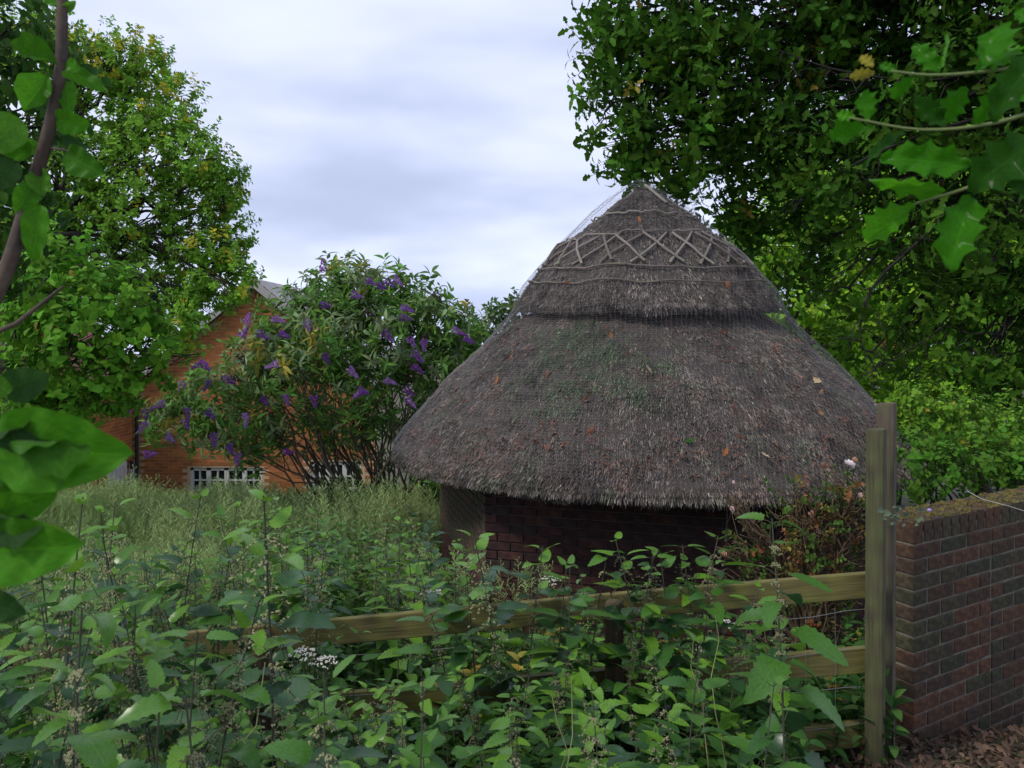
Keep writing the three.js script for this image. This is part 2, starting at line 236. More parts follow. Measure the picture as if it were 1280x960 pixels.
{ // wire netting stretched over the whole roof, bridging the step below the cap
  const N = along([[0.0, 3.25], [0.09, 3.22], [0.36, 3.03], [0.60, 2.84], [0.88, 2.60], [1.11, 2.33], [1.25, 2.15], [1.315, 2.02], [1.33, 1.94], [1.40, 1.84], [1.70, 1.535], [2.06, 1.20], [2.33, 0.89], [2.50, 0.68], [2.61, 0.53]]);
  const cell = 0.040, T = N(0).T, sinA = 0.70, r = 0.0009, mats = [];
  const seg = (a, b) => { const g = new THREE.CylinderGeometry(r, r, a.distanceTo(b), 3, 1, true); g.applyMatrix4(new THREE.Matrix4().compose(a.clone().add(b).multiplyScalar(0.5), new THREE.Quaternion().setFromUnitVectors(Y, b.clone().sub(a).normalize()), V(1, 1, 1))); return g; };
  const unit = merge([seg(V(0, 0, 0), V(0, cell * 0.42, 0)), seg(V(0, cell * 0.42, 0), V(cell / 2, cell * 0.72, 0)), seg(V(0, cell * 0.42, 0), V(-cell / 2, cell * 0.72, 0))]);
  let row = 0; for (let s = 0.03; s < T - 0.02; s += cell * 0.72, row++) {
    const q = N(s), dth = cell / (Math.max(s, 0.06) * sinA);
    for (let th = -Math.PI + (row % 2) * dth / 2; th < Math.PI; th += dth) {
      const loose = 0.025 * n3(Math.cos(th) * 2.2 + 9, s * 1.2, Math.sin(th) * 2.2) + 0.008 * n2(th * 9, s * 5) + (s < 1.5 ? 0.03 * sstep(0.2, -1.2, th) * sstep(1.5, 0.6, s) : 0);
      const rr = q.r - q.dy * loose + 0.13 * sstep(0.85, 1.3, q.r) * sstep(1.85, 1.40, q.r) * Math.max(0, Math.cos(th)) ** 1.5, yy = q.y + q.dr * loose + (s > 1.3 && s < 2.2 ? 0 : 0) - HY;
      const k = q.r / (s * sinA + 1e-3);
      const up = V(-Math.sin(th) * q.dr, -q.dy, -Math.cos(th) * q.dr).normalize(), side = V(Math.cos(th), 0, -Math.sin(th)), nor = V().crossVectors(side, up);
      mats.push(new THREE.Matrix4().makeBasis(side.multiplyScalar(Math.min(1.6, k)), up, nor).setPosition(Math.sin(th) * rr, yy, Math.cos(th) * rr));
    }
  }
  instanced('wire_netting', unit, new THREE.MeshStandardMaterial({ color: C(0.22, 0.21, 0.22), metalness: 0.4, roughness: 0.55 }), mats, null, hut, 'stuff');
}
{ // six brick walls
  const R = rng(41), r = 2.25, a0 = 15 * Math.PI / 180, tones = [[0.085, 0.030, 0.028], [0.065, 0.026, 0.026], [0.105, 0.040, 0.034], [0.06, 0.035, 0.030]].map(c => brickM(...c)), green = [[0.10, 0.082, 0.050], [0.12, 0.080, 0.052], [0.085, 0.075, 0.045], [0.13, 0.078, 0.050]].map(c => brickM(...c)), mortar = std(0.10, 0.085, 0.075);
  const bl = 0.215, bg = box(bl, 0.065, 0.102, 0.004), bh = box(0.10, 0.065, 0.102, 0.004), top = 0.62 - HY, nC = 24;
  for (let f = 0; f < 6; f++) {
    const t0 = a0 - f * Math.PI / 3, t1 = t0 - Math.PI / 3, A = V(Math.sin(t0) * r, 0, Math.cos(t0) * r), B = V(Math.sin(t1) * r, 0, Math.cos(t1) * r), mid = A.clone().add(B).multiplyScalar(0.5), nor = mid.clone().normalize(), ry = Math.atan2(nor.x, nor.z);
    const w = part('wall', box(r - 0.10, top + 0.1, 0.09, 0), mortar, hut); w.position.copy(mid).addScaledVector(nor, -0.06).setY(top / 2 - 0.05); w.rotation.y = ry;
    const mats = [], cols = [];
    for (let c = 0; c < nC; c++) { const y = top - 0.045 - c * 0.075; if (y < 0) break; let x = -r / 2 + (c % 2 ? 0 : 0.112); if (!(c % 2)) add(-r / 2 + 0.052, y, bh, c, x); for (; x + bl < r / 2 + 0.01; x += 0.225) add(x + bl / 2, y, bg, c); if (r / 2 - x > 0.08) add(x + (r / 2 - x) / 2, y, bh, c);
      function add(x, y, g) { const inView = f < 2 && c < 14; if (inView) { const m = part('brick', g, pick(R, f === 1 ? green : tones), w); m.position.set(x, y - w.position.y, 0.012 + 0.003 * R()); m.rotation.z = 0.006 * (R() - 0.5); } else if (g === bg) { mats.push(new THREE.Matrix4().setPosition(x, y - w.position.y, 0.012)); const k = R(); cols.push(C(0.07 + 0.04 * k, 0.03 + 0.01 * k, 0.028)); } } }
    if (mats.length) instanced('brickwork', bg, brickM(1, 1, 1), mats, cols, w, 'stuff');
  }
}
{ // single dry leaves and a seedling caught on the roof
  const R = rng(51), dl = leaf({ L: 0.075, W: 0.026, rows: 8, prof: oakP, fold: 0.5, curl: -0.5, twist: 0.6 }), mt = [leafMat(0.34, 0.13, 0.05, { transmission: 0.15 }), leafMat(0.26, 0.15, 0.085, { transmission: 0.15 }), leafMat(0.20, 0.075, 0.045, { transmission: 0.15 }), leafMat(0.42, 0.32, 0.20, { transmission: 0.15 })];
  const spots = [[-0.33, 0.86], [-0.50, 0.62], [-0.61, 1.15], [-0.13, 1.25], [-0.36, 1.45], [-0.52, 1.72], [-0.33, 1.75], [-0.03, 1.35], [0.13, 1.80], [0.26, 1.93], [0.52, 1.0], [0.63, 1.28], [0.37, 1.15], [0.62, 1.42], [0.30, 0.62], [0.2, 1.95], [0.07, 1.98], [0.44, 1.92], [-0.2, 1.93], [0.75, 0.9], [-0.85, 1.3], [0.5, 1.6], [0.16, 1.5], [-0.05, 1.9]];
  spots.forEach(([th, s], i) => { const m = new THREE.Mesh(dl, mt[i % 4]); m.name = numbered('dry_leaf'); const p = roofPt(bodyAt, s, th, 0.045), { down, side } = roofDirs(bodyAt, s, th); const k = 0.8 + 0.7 * R(); m.applyMatrix4(place(p, down.multiplyScalar(R() - 0.4).addScaledVector(side, R() - 0.5).normalize(), R() * 6, k)); m.position.add(hut.position); shade(m); tag(m, 'curled dry brown leaf caught on the thatch slope of the hut', 'leaf', 'dry leaves on the thatch'); scene.add(m); });
  [[0.55, -0.25], [1.35, 0.42], [1.35, -0.72]].forEach(([s, th], i) => { const m = new THREE.Mesh(dl, mt[0]); m.name = numbered('dry_leaf'); const p = roofPt(capAt, s + 0.2, th, 0.05), { down, side } = roofDirs(capAt, s, th); m.applyMatrix4(place(p, down.addScaledVector(side, 0.6 - i * 0.5).normalize(), 1 + i, 1.1)); m.position.add(hut.position); shade(m); tag(m, 'curled orange leaf caught on the thatched cap under the netting', 'leaf', 'dry leaves on the cap'); scene.add(m); });
  const sd = thing('seedling', 'tiny bright green seedling sprouting from the thatch', 'plant'); const p = roofPt(bodyAt, 1.83, -0.02, 0.0); sd.position.copy(p).add(hut.position);
  const lg = leaf({ L: 0.06, W: 0.014, rows: 4, prof: oval, curl: 0.3 }); for (let i = 0; i < 7; i++) { const m = part('leaf', lg, leafMat(0.10, 0.28, 0.04), sd); m.applyMatrix4(place(V(0, 0, 0.01), V(Math.cos(i * 0.9), 0.9, Math.sin(i * 0.9) + 0.4).normalize(), i, 1)); }
  // loose litter lodged in the reeds, uncountable
  const lit = merge([dl.clone().scale(0.5, 0.5, 0.5)]), mats = [], cols = [];
  for (let i = 0; i < 1500; i++) { const th = (R() - 0.5) * 2.6, s = R() < 0.55 ? 1.7 + 0.45 * R() : 0.4 + 1.7 * R(); if (n3(Math.sin(th) * 3.2, s * 3.2, 7) + 0.35 * (s > 1.7) < 0.18) { continue; } const { down, side } = roofDirs(bodyAt, s, th); mats.push(place(roofPt(bodyAt, s, th, 0.02), down.multiplyScalar(R() - 0.3).addScaledVector(side, (R() - 0.5) * 2).normalize(), R() * 6, 0.5 + 0.9 * R())); const k = 0.5 + R(); cols.push(C(0.15 * k, 0.065 * k, 0.042 * k)); }
  instanced('leaf_litter', lit, std(1, 1, 1, { side: THREE.DoubleSide }), mats, cols, thatch, 'stuff');
}

// ---------------------------------------------------------------- brick garden wall
{
  const R = rng(61), wall = thing('garden_wall', 'low weathered brick wall with a coping of bricks on edge beside the timber posts', 'wall');
  const y0 = -0.33, Hn = 13, Lw = 3.2; wall.position.set(1.93, y0, -3.67); wall.rotation.y = 30 * Math.PI / 180;
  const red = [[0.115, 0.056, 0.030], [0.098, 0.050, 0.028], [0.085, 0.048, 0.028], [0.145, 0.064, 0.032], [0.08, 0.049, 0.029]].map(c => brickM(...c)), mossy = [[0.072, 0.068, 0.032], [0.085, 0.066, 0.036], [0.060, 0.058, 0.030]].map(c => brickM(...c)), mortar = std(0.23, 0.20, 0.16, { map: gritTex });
  const H = Hn * 0.075 + 0.06; const core = part('mortar', box(Lw - 0.012, H + 0.4, 0.206, 0), mortar, wall); core.position.set(Lw / 2, H / 2 - 0.202, -0.1075);
  const vary = (w, h, d, s) => { const g = new RoundedBoxGeometry(w, h, d, 2, 0.006), p = g.attributes.position; for (let i = 0; i < p.count; i++) { const k = 0.0028; p.setXYZ(i, p.getX(i) + k * n3(p.getX(i) * 30 + s, p.getY(i) * 30, p.getZ(i) * 30), p.getY(i) + k * n3(p.getX(i) * 30, p.getY(i) * 30 + s, 3), p.getZ(i) + k * n3(p.getX(i) * 25, p.getY(i) * 25, s)); } g.computeVertexNormals(); return boxUV(g, 2.2); };
  const S = [0, 1, 2].map(i => vary(0.214, 0.066, 0.1025, i * 7 + 1)), Hd = [0, 1, 2].map(i => vary(0.1025, 0.066, 0.214, i * 5 + 2)), E = [0, 1, 2].map(i => vary(0.066, 0.103, 0.216, i * 3 + 4));
  for (let c = -4; c < Hn; c++) {
    const y = 0.04 + c * 0.075, mossRow = [4, 7, 8, 10].includes(c) ? 0.55 : 0.16; let x = 0, k = 0;
    while (x < Lw - 0.05) {
      const header = c & 1 ? k % 3 === 0 : k % 4 === 3, w = header ? 0.1025 : 0.214; if (x + w > Lw) break;
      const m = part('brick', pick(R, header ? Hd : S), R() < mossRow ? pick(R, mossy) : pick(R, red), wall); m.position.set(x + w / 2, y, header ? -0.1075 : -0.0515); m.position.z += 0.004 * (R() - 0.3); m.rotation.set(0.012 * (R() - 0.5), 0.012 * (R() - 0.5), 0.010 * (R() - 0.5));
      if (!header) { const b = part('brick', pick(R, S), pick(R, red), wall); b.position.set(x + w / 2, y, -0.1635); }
      x += w + 0.0105; k++;
    }
  }
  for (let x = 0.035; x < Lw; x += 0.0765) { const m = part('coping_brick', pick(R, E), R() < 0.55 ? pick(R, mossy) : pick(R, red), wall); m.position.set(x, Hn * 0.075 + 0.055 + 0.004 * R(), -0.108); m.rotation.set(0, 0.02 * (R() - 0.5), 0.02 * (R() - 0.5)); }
  const wire = new THREE.Mesh(tube([at(1210, 614, 3.95), at(1228, 624, 3.90), at(1250, 630, 3.86), at(1262, 633, 3.84), at(1300, 645, 3.8)], 0.0014, 0.0014, 5), std(0.42, 0.40, 0.38)); wire.name = 'wire'; shade(wire); tag(wire, 'thin pale wire trailing over the top of the brick wall', 'wire'); scene.add(wire);
  // cushion moss along the coping
  const mm = [], mc = []; const tuft = merge([0, 1, 2, 3, 4].map(i => leaf({ L: 0.012, W: 0.002, rows: 2, prof: lance, curl: 0.3 }).applyMatrix4(place(V(0, 0, 0), V(Math.cos(i * 1.3) * 0.6, 1, Math.sin(i * 1.3) * 0.6).normalize(), i, 1)))); for (let i = 0; i < 2600; i++) { const x = R() * 1.6, z = -0.215 * R(); if (n2(x * 7, z * 12) < -0.1) continue; mm.push(place(V(x, Hn * 0.075 + 0.104, z), Y, R() * 6, 0.7 + R())); const k = 0.6 + 0.7 * R(); mc.push(C(0.17 * k, 0.14 * k, 0.04 * k)); } instanced('moss', tuft, std(1, 1, 1, { side: THREE.DoubleSide }), mm, mc, wall, 'stuff');
}
// ---------------------------------------------------------------- posts and fence
{
  const grey = wood(0.135, 0.138, 0.062), grey2 = wood(0.165, 0.142, 0.092);
  for (const [px, py, d, m, label, yb] of [[1103, 538, 3.30, grey, 'shorter square timber post with green algae standing against a taller post', -0.45], [1116, 505, 3.46, grey2, 'taller weathered square timber post behind the shorter one beside the brick wall', -0.45]]) {
    const p = at(px, py, d), g = thing('timber_post', label, 'post', 'square timber posts by the wall'), h = p.y - yb; g.position.set(p.x, yb, p.z - 0.05); g.rotation.y = -36.5 * Math.PI / 180;
    const b = part('post', (() => { const q = new RoundedBoxGeometry(0.071, h, 0.071, 3, 0.004); const P = q.attributes.position; for (let i = 0; i < P.count; i++) if (P.getY(i) > h / 2 - 0.01) P.setY(i, P.getY(i) + 0.05 * P.getX(i)); return boxUV(q, 1.6); })(), m, g); b.position.y = h / 2;
  }
  const fence = thing('post_and_rail_fence', 'weathered post and rail fence half buried in nettles', 'fence');
  const rail = wood(0.25, 0.225, 0.07), postM = wood(0.15, 0.11, 0.065);
  const N = [at(1098, 714, 3.42), at(766, 744, 3.45), at(332, 782, 3.42), at(-70, 818, 3.3), at(-480, 850, 3.2)], gap = 0.335, hh = 0.112;
  const R = rng(71);
  for (let k = 0; k < 4; k++) for (let j = 0; j < 3; j++) {
    const a = N[k].clone(), b = N[k + 1].clone(); a.y -= hh / 2 + j * gap + (R() - 0.5) * 0.015; b.y -= hh / 2 + j * gap + (R() - 0.5) * 0.015;
    const len = a.distanceTo(b) - 0.006, m = part('rail', (() => { const g = new RoundedBoxGeometry(len, hh, 0.036, 3, 0.005), p = g.attributes.position; boxUV(g, 1.6); const u = g.attributes.uv; for (let i = 0; i < u.count; i++) u.setXY(i, u.getY(i) + j * 0.3, u.getX(i) + k * 0.37); return g; })(), rail, fence);
    m.position.copy(a).add(b).multiplyScalar(0.5); m.quaternion.setFromUnitVectors(V(-1, 0, 0), b.clone().sub(a).normalize());
  }
  for (let k = 1; k < 5; k++) { const p = N[k], yb = ground(p.x, p.z) - 0.25, h = p.y - 0.006 - yb; const g = new THREE.LatheGeometry([[0, -h / 2], [0.041, -h / 2], [0.041, h / 2 - 0.022], [0.036, h / 2 - 0.005], [0.02, h / 2], [0, h / 2 + 0.002]].map(q => new THREE.Vector2(...q)), 18); const u = g.attributes.uv; for (let i = 0; i < u.count; i++) u.setXY(i, u.getX(i) * 0.4, u.getY(i) * h); const m = part('fence_post', g, postM, fence); m.position.set(p.x, yb + h / 2, p.z + 0.062); }
  const wm = std(0.25, 0.25, 0.25, { metalness: 0.5, roughness: 0.5 });
  for (let j = 0; j < 5; j++) { const pts = []; for (let k = 0; k < 4; k++) for (let i = 0; i < 8; i++) { const t = i / 8, p = N[k].clone().lerp(N[k + 1], t); p.y -= 0.16 + j * 0.17 + 0.012 * Math.sin(Math.PI * t) + 0.012 * n2(k * 8 + i, j * 3); p.z += 0.024; pts.push(p); } part('fence_wire', tube(pts, 0.0014, 0.0014, 4), wm, fence); }
  for (let i = 0; i < 9; i++) { const p = N[0].clone().lerp(N[1], (i + 0.5) / 9); part('fence_wire', tube([V(p.x, p.y - 0.14, p.z + 0.026), V(p.x + 0.004, p.y - 0.5, p.z + 0.026), V(p.x, p.y - 0.85, p.z + 0.026)], 0.0012, 0.0012, 4), wm, fence); }
}

// ---------------------------------------------------------------- brick house beyond the meadow
{
  const house = thing('brick_house', 'orange brick house with a white trimmed gable and white casement windows', 'house'), R = rng(81), Z = -18, yb = -3.35;
  const mortar = std(0.55, 0.38, 0.25), bm = std(1, 1, 1, { map: gritTex, roughness: 0.95 }), white = std(0.62, 0.62, 0.61, { roughness: 0.6 }), tile = [[0.24, 0.09, 0.06], [0.20, 0.08, 0.055], [0.28, 0.12, 0.075]].map(c => std(...c));
  const x0 = -8.85, x1 = -3.19, xp = -6.02, ye = 0.46, yp = 2.78;
  const sh = new THREE.Shape([[x0, yb], [x1, yb], [x1, ye], [xp, yp], [x0, ye]].map(p => new THREE.Vector2(...p)));
  const wins = [[-7.56, -5.87, -2.30, -1.44, 4], [-4.72, -3.55, -2.30, -1.30, 3]];
  for (const [a, b, c, d] of wins) sh.holes.push(new THREE.Path([[a, c], [b, c], [b, d], [a, d]].map(p => new THREE.Vector2(...p))));
  const w = part('gable_wall', new THREE.ExtrudeGeometry(sh, { depth: 0.3, bevelEnabled: false }), mortar, house); w.position.z = Z - 0.3;
  const bg = new THREE.BoxGeometry(0.214, 0.065, 0.05), mats = [], cols = []; const tone = () => { const k = 0.75 + 0.5 * R(); return C(0.66 * k, (0.245 + 0.03 * (R() - 0.5)) * k, 0.085 * k); };
  for (let c = 0, y = yb + 0.04; y < yp; y += 0.075, c++) { const hw = y < ye ? 2.83 : 2.83 * (yp - y) / (yp - ye); for (let x = x0 + (c % 2) * 0.1125 + 0.107; x < x1; x += 0.225) { if (Math.abs(x - xp) + 0.11 > hw || wins.some(([a, b, q, d]) => x > a - 0.11 && x < b + 0.11 && y > q - 0.03 && y < d + 0.03)) continue; mats.push(new THREE.Matrix4().setPosition(x, y, 0.284)); cols.push(tone()); } }
  instanced('brickwork', bg, bm, mats, cols, w, 'stuff');
  // return wing on the near side, its wall facing the meadow
  const s = part('side_wall', box(0.3, ye - yb, 6, 0), mortar, house); s.position.set(x0 - 0.15, (ye + yb) / 2, Z + 3);
  const m2 = [], c2 = []; for (let c = 0, y = yb + 0.04; y < ye; y += 0.075, c++) for (let z = Z + 0.11 + (c % 2) * 0.1125; z < Z + 6; z += 0.225) { if (z > Z + 0.42 && z < Z + 1.25 && y < -1.2 || z < Z + 0.30 && y < -1.3 && y > -2.9) continue; m2.push(new THREE.Matrix4().makeRotationY(Math.PI / 2).setPosition(0.134, y - (ye + yb) / 2, z - Z - 3)); c2.push(tone()); }
  instanced('brickwork', bg, bm, m2, c2, s, 'stuff');
  const fr = part('wing_front', box(5, ye - yb, 0.3, 0), mortar, house); fr.position.set(x0 - 2.8, (ye + yb) / 2, Z + 5.85);
  const door = part('door', box(0.05, 2.0, 0.83, 0), white, house); door.position.set(x0 - 0.005, -2.22, Z + 0.835); for (let i = 0; i < 5; i++) { const p = part('plank', box(0.03, 1.9, 0.125, 0.004), white, door); p.position.set(0.03, 0, -0.32 + i * 0.16); } const hn = part('handle', box(0.05, 0.12, 0.03, 0.004), std(0.05, 0.05, 0.05), door); hn.position.set(0.06, -0.05, 0.3);
  const sw = part('side_window', box(0.05, 1.6, 0.28, 0), white, house); sw.position.set(x0 + 0.012, -2.1, Z + 0.15); const pn = part('pane', box(0.01, 1.4, 0.16, 0), new THREE.MeshPhysicalMaterial({ color: C(0.4, 0.45, 0.5), roughness: 0.08 }), sw); pn.position.x = 0.03;
  const lampB = part('wall_lantern', new THREE.CylinderGeometry(0.045, 0.03, 0.18, 6), std(0.03, 0.03, 0.03), house); lampB.position.set(x0 + 0.10, -1.32, Z + 0.36); const la = part('bracket', box(0.1, 0.02, 0.02, 0), std(0.03, 0.03, 0.03), lampB); la.position.set(-0.05, 0.09, 0);
  const dp = part('downpipe', tube([V(x0 + 0.09, ye - 0.05, Z + 0.10), V(x0 + 0.09, yb, Z + 0.10)], 0.04, 0.04, 8), std(0.02, 0.02, 0.022, { roughness: 0.5 }), house);
  // casements
  const glass = new THREE.MeshPhysicalMaterial({ color: C(0.02, 0.025, 0.03), roughness: 0.08 });
  for (const [a, b, c, d, n] of wins) {
    const win = part('window', (() => { const W = b - a, H = d - c, L = []; const bx = (x, y, ww, h) => { const g = new THREE.BoxGeometry(ww, h, 0.08); g.translate(x, y, 0); L.push(g); }; bx(W / 2, 0.04, W, 0.08); bx(W / 2, H - 0.035, W, 0.07); for (let i = 0; i <= n; i++) bx(clamp(i * W / n, 0.035, W - 0.035), H / 2, i % n ? 0.10 : 0.07, H); return merge(L); })(), white, house); win.position.set(a, c, Z - 0.07);
    const cw = (b - a) / n, ch = (d - c - 0.15) / 3;
    for (let i = 0; i < n; i++) { const bar = part('glazing_bar', merge([new THREE.BoxGeometry(0.032, d - c - 0.14, 0.05).translate((i + 0.5) * cw, (d - c) / 2, 0.004), ...[1, 2].map(k => new THREE.BoxGeometry(cw - 0.09, 0.032, 0.046).translate((i + 0.5) * cw, 0.08 + k * ch, 0.004))]), white, win); for (let r = 0; r < 3; r++) for (let q = 0; q < 2; q++) { const p = part('pane', new THREE.PlaneGeometry((cw - 0.1) / 2 - 0.015, ch - 0.03), glass, win); p.position.set((i + 0.29 + q * 0.42) * cw, 0.08 + (r + 0.5) * ch, -0.015); p.rotation.set(0.02 * (R() - 0.5), 0.03 * (R() - 0.5), 0); } }
    const sill = part('sill', box(b - a + 0.12, 0.06, 0.16, 0.005), white, win); sill.position.set((b - a) / 2, -0.025, 0.06);
  }
  // gable boards and roofs
  const ang = Math.atan2(yp - ye, xp - x0), sl = Math.hypot(yp - ye, xp - x0) + 0.35;
  for (const sgn of [-1, 1]) {
    const bb = part('bargeboard', box(sl, 0.15, 0.05, 0.004), std(0.40, 0.39, 0.38), house); bb.position.set(xp + sgn * (sl / 2) * Math.cos(ang), yp - (sl / 2) * Math.sin(ang) + 0.10, Z + 0.16); bb.rotation.z = -sgn * ang;
    const rf = part('roof', box(sl, 0.05, 8.2, 0), tile[0], house); rf.position.set(xp + sgn * (sl / 2) * Math.cos(ang), yp - (sl / 2) * Math.sin(ang) + 0.16, Z - 3.92); rf.rotation.z = -sgn * ang;
    const mt = [], mc = []; const tg = box(0.27, 0.018, 0.16, 0); for (let i = 0; i < 15; i++) for (let k = 0; k < 48; k++) { mt.push(new THREE.Matrix4().makeRotationZ(-sgn * 0.05).setPosition(sgn * (-sl / 2 + 0.12 + i * 0.25), 0.038, -4 + k * 0.168)); const q = 0.75 + 0.5 * R(); mc.push(C(0.40 * q, 0.37 * q, 0.36 * q)); } instanced('roof_tiles', tg, std(1, 1, 1), mt, mc, rf, 'stuff');
  }
  const r2 = part('roof', box(2.6, 0.06, 7, 0), tile[1], house); r2.position.set(x0 - 0.85, ye + 0.85, Z + 2.7); r2.rotation.z = -0.75; const r3 = part('roof', box(2.6, 0.06, 7, 0), tile[1], house); r3.position.set(x0 - 2.75, ye + 0.85, Z + 2.7); r3.rotation.z = 0.75;
}
// ---------------------------------------------------------------- trees and shrubs
const oakLeaf = leaf({ L: 1, W: 0.30, rows: 8, prof: oakP, fold: 0.25, curl: 0.25 }), oakLeafFar = leaf({ L: 1, W: 0.32, rows: 3, prof: oval, fold: 0.3, curl: 0.25 }), ovalLeaf = leaf({ L: 1, W: 0.34, rows: 4, prof: oval, fold: 0.25, curl: 0.3 }), lanceLeaf = leaf({ L: 1, W: 0.13, rows: 5, prof: lance, fold: 0.35, curl: 0.35 });
const foliageM = leafMat(1, 1, 1, { vertexColors: true, transmission: 0.42 });
const glossM = leafMat(1, 1, 1, { vertexColors: true, transmission: 0.34, clearcoat: 0.2, clearcoatRoughness: 0.35 });
function makeTree({ name, label, category = 'tree', group, base, fork, r0, clumps, shoots, sr, dens, col, mat = foliageM, seed, up = 0.35, sub = 7, limbR = 0.05, droop = 0, gaps = -0.32, bark = barkM, flat = 1, crownName = 'crown', share = 1 }) {
  const R = rng(seed), g = thing(name, label, category, group); g.position.copy(base);
  const L = p => p.clone().sub(base);
  const fk = L(fork); part('trunk', tube(bend(V(0, -0.2, 0), fk, 0, 9, R, 0.05), r0, r0 * 0.55, 9), bark, g);
  const limbs = [], per = shoots.map(() => [[], []]);
  for (const [px, py, d, rp, k = 1] of clumps) {
    const c = L(at(px, py, d)), r = rp / 960 * d, start = fk.clone().multiplyScalar(0.75 + 0.25 * R());
    const lr = clamp(limbR * Math.sqrt(r), 0.012, 0.14), path = bend(start, c, 0.25, 9, R, 0.09); limbs.push(tube(path, lr, lr * 0.28, 6));
    for (let i = 0; i < sub; i++) { const e = V(R() - 0.5, R() - 0.45, R() - 0.5).normalize().multiplyScalar(r * (0.6 + 0.45 * R())).add(c), s = path[4 + Math.floor(R() * 5)]; const q = bend(s, e, 0.15 - droop, 6, R, 0.12); limbs.push(tube(q, lr * 0.30, 0.004, 4)); if (R() < 0.8) { const e2 = q[3].clone().add(V(R() - 0.5, R() - 0.5 - droop, R() - 0.5).multiplyScalar(r * 0.9)); limbs.push(tube(bend(q[3], e2, 0.1, 5, R, 0.15), lr * 0.15, 0.003, 3)); } }
    const n = Math.round(dens * r * r * k * 100);
    for (let i = 0; i < n; i++) {
      const u = V(R() * 2 - 1, R() * 2 - 1, R() * 2 - 1); if (u.lengthSq() > 1) { i--; continue; }
      const len = u.length(), rad = Math.pow(len, 0.55); u.normalize();
      const lumpy = 0.80 + 0.42 * n3(u.x * 1.7 + px, u.y * 1.7 + py, u.z * 1.7);
      const p = u.clone().multiplyScalar(r * rad * lumpy); p.y *= flat; p.add(c);
      if (n3(p.x * 1.5 / sr * 0.3 + 7, p.y * 1.5 / sr * 0.3, p.z * 1.5 / sr * 0.3) < gaps) continue;
      const dir = u.clone().multiplyScalar(0.8).add(V(R() - 0.5, up + R() - 0.5 - droop, R() - 0.5)).normalize();
      const j = Math.floor(R() * shoots.length); per[j][0].push(place(p, dir, R() * 6.28, sr * (0.7 + 0.6 * R()))); per[j][1].push(col(R, p, rad, px, py));
    }
  }
  part('limbs', merge(limbs), bark, g);
  per.forEach(([m, c], i) => instanced(crownName, shoots[i], mat, m, c, g));
  return g;
}
const greens = (r, g, b, v = 0.3, yel = 0, yc = [0.34, 0.30, 0.05]) => (R) => { const k = 1 + (R() - 0.5) * 2 * v; if (R() < yel) return C(yc[0] * k, yc[1] * k, yc[2] * k); return C(r * k * (0.9 + 0.3 * R()), g * k, b * k * (0.8 + 0.4 * R())); };
const oakShoots = [1, 2, 3].map(i => shoot(100 + i, 9, oakLeaf, 0.42, { face: 0.45 })), oakFar = [1, 2, 3].map(i => shoot(110 + i, 10, oakLeafFar, 0.42, { face: 0.45 })), hazelShoots = [1, 2, 3].map(i => shoot(120 + i, 7, ovalLeaf, 0.5, { face: 0.65 })), budShoots = [1, 2, 3].map(i => shoot(130 + i, 12, lanceLeaf, 0.62, { face: 0.35, twig: 0.010, tip: 0.5 }));

{ // oak on the meadow side, thin at its edges and yellowing in places
  const D = 12.5, b = at(20, 700, D); b.y = ground(b.x, b.z);
  makeTree({ name: 'oak_tree', label: 'tall oak with yellowing light green leaves standing before the brick house', base: b, fork: at(30, 300, D), r0: 0.28, seed: 301, shoots: oakFar, sr: 0.185, dens: 7.2, up: 0.5, gaps: -0.2, limbR: 0.075, sub: 8,
    clumps: [[40, 70, D, 62], [100, 75, D, 50], [150, 85, D, 45], [190, 95, D + 0.4, 42], [222, 135, D, 36], [120, 150, D + 0.6, 66], [190, 180, D, 58], [245, 198, D - 0.3, 44], [276, 222, D, 34], [282, 262, D, 34], [250, 265, D + 0.5, 58], [170, 262, D, 70], [80, 230, D, 80], [290, 306, D, 26], [258, 328, D, 44], [200, 345, D + 0.5, 56], [304, 338, D, 16, 0.8], [288, 356, D - 0.3, 34, 1.4], [250, 380, D - 0.3, 32, 1.4], [215, 420, D - 0.3, 30, 1.2], [230, 400, D, 22, 0.9], [120, 340, D + 1, 70], [243, 378, D, 20, 0.9], [30, 320, D + 1, 80], [205, 392, D + 0.4, 36]],
    col: (R, p, rad, px, py) => { const k = 0.75 + 0.5 * R(), y = (py < 140 ? 0.18 : 0.06); if (R() < y) return C(0.38 * k, 0.41 * k, 0.04 * k); return C(0.165 * k, 0.37 * k, 0.04 * k); } });
}
{ // shadier tree close at the edge of the path
  const D = 6.2, b = at(-160, 800, D); b.y = ground(b.x, b.z);
  makeTree({ name: 'maple_tree', label: 'dark leafy tree at the frame edge above the hazel', base: b, fork: at(-120, 260, D), r0: 0.14, seed: 302, shoots: hazelShoots, sr: 0.17, dens: 4.6, up: 0.1, limbR: 0.05,
    clumps: [[10, 40, D, 55], [60, 60, D + 0.5, 45, 0.7], [20, 140, D, 60], [30, 230, D, 55], [-20, 310, D, 60], [70, 150, D + 0.6, 35, 0.5], [-30, 90, D - 0.3, 70]], col: greens(0.045, 0.13, 0.022, 0.35) });
}
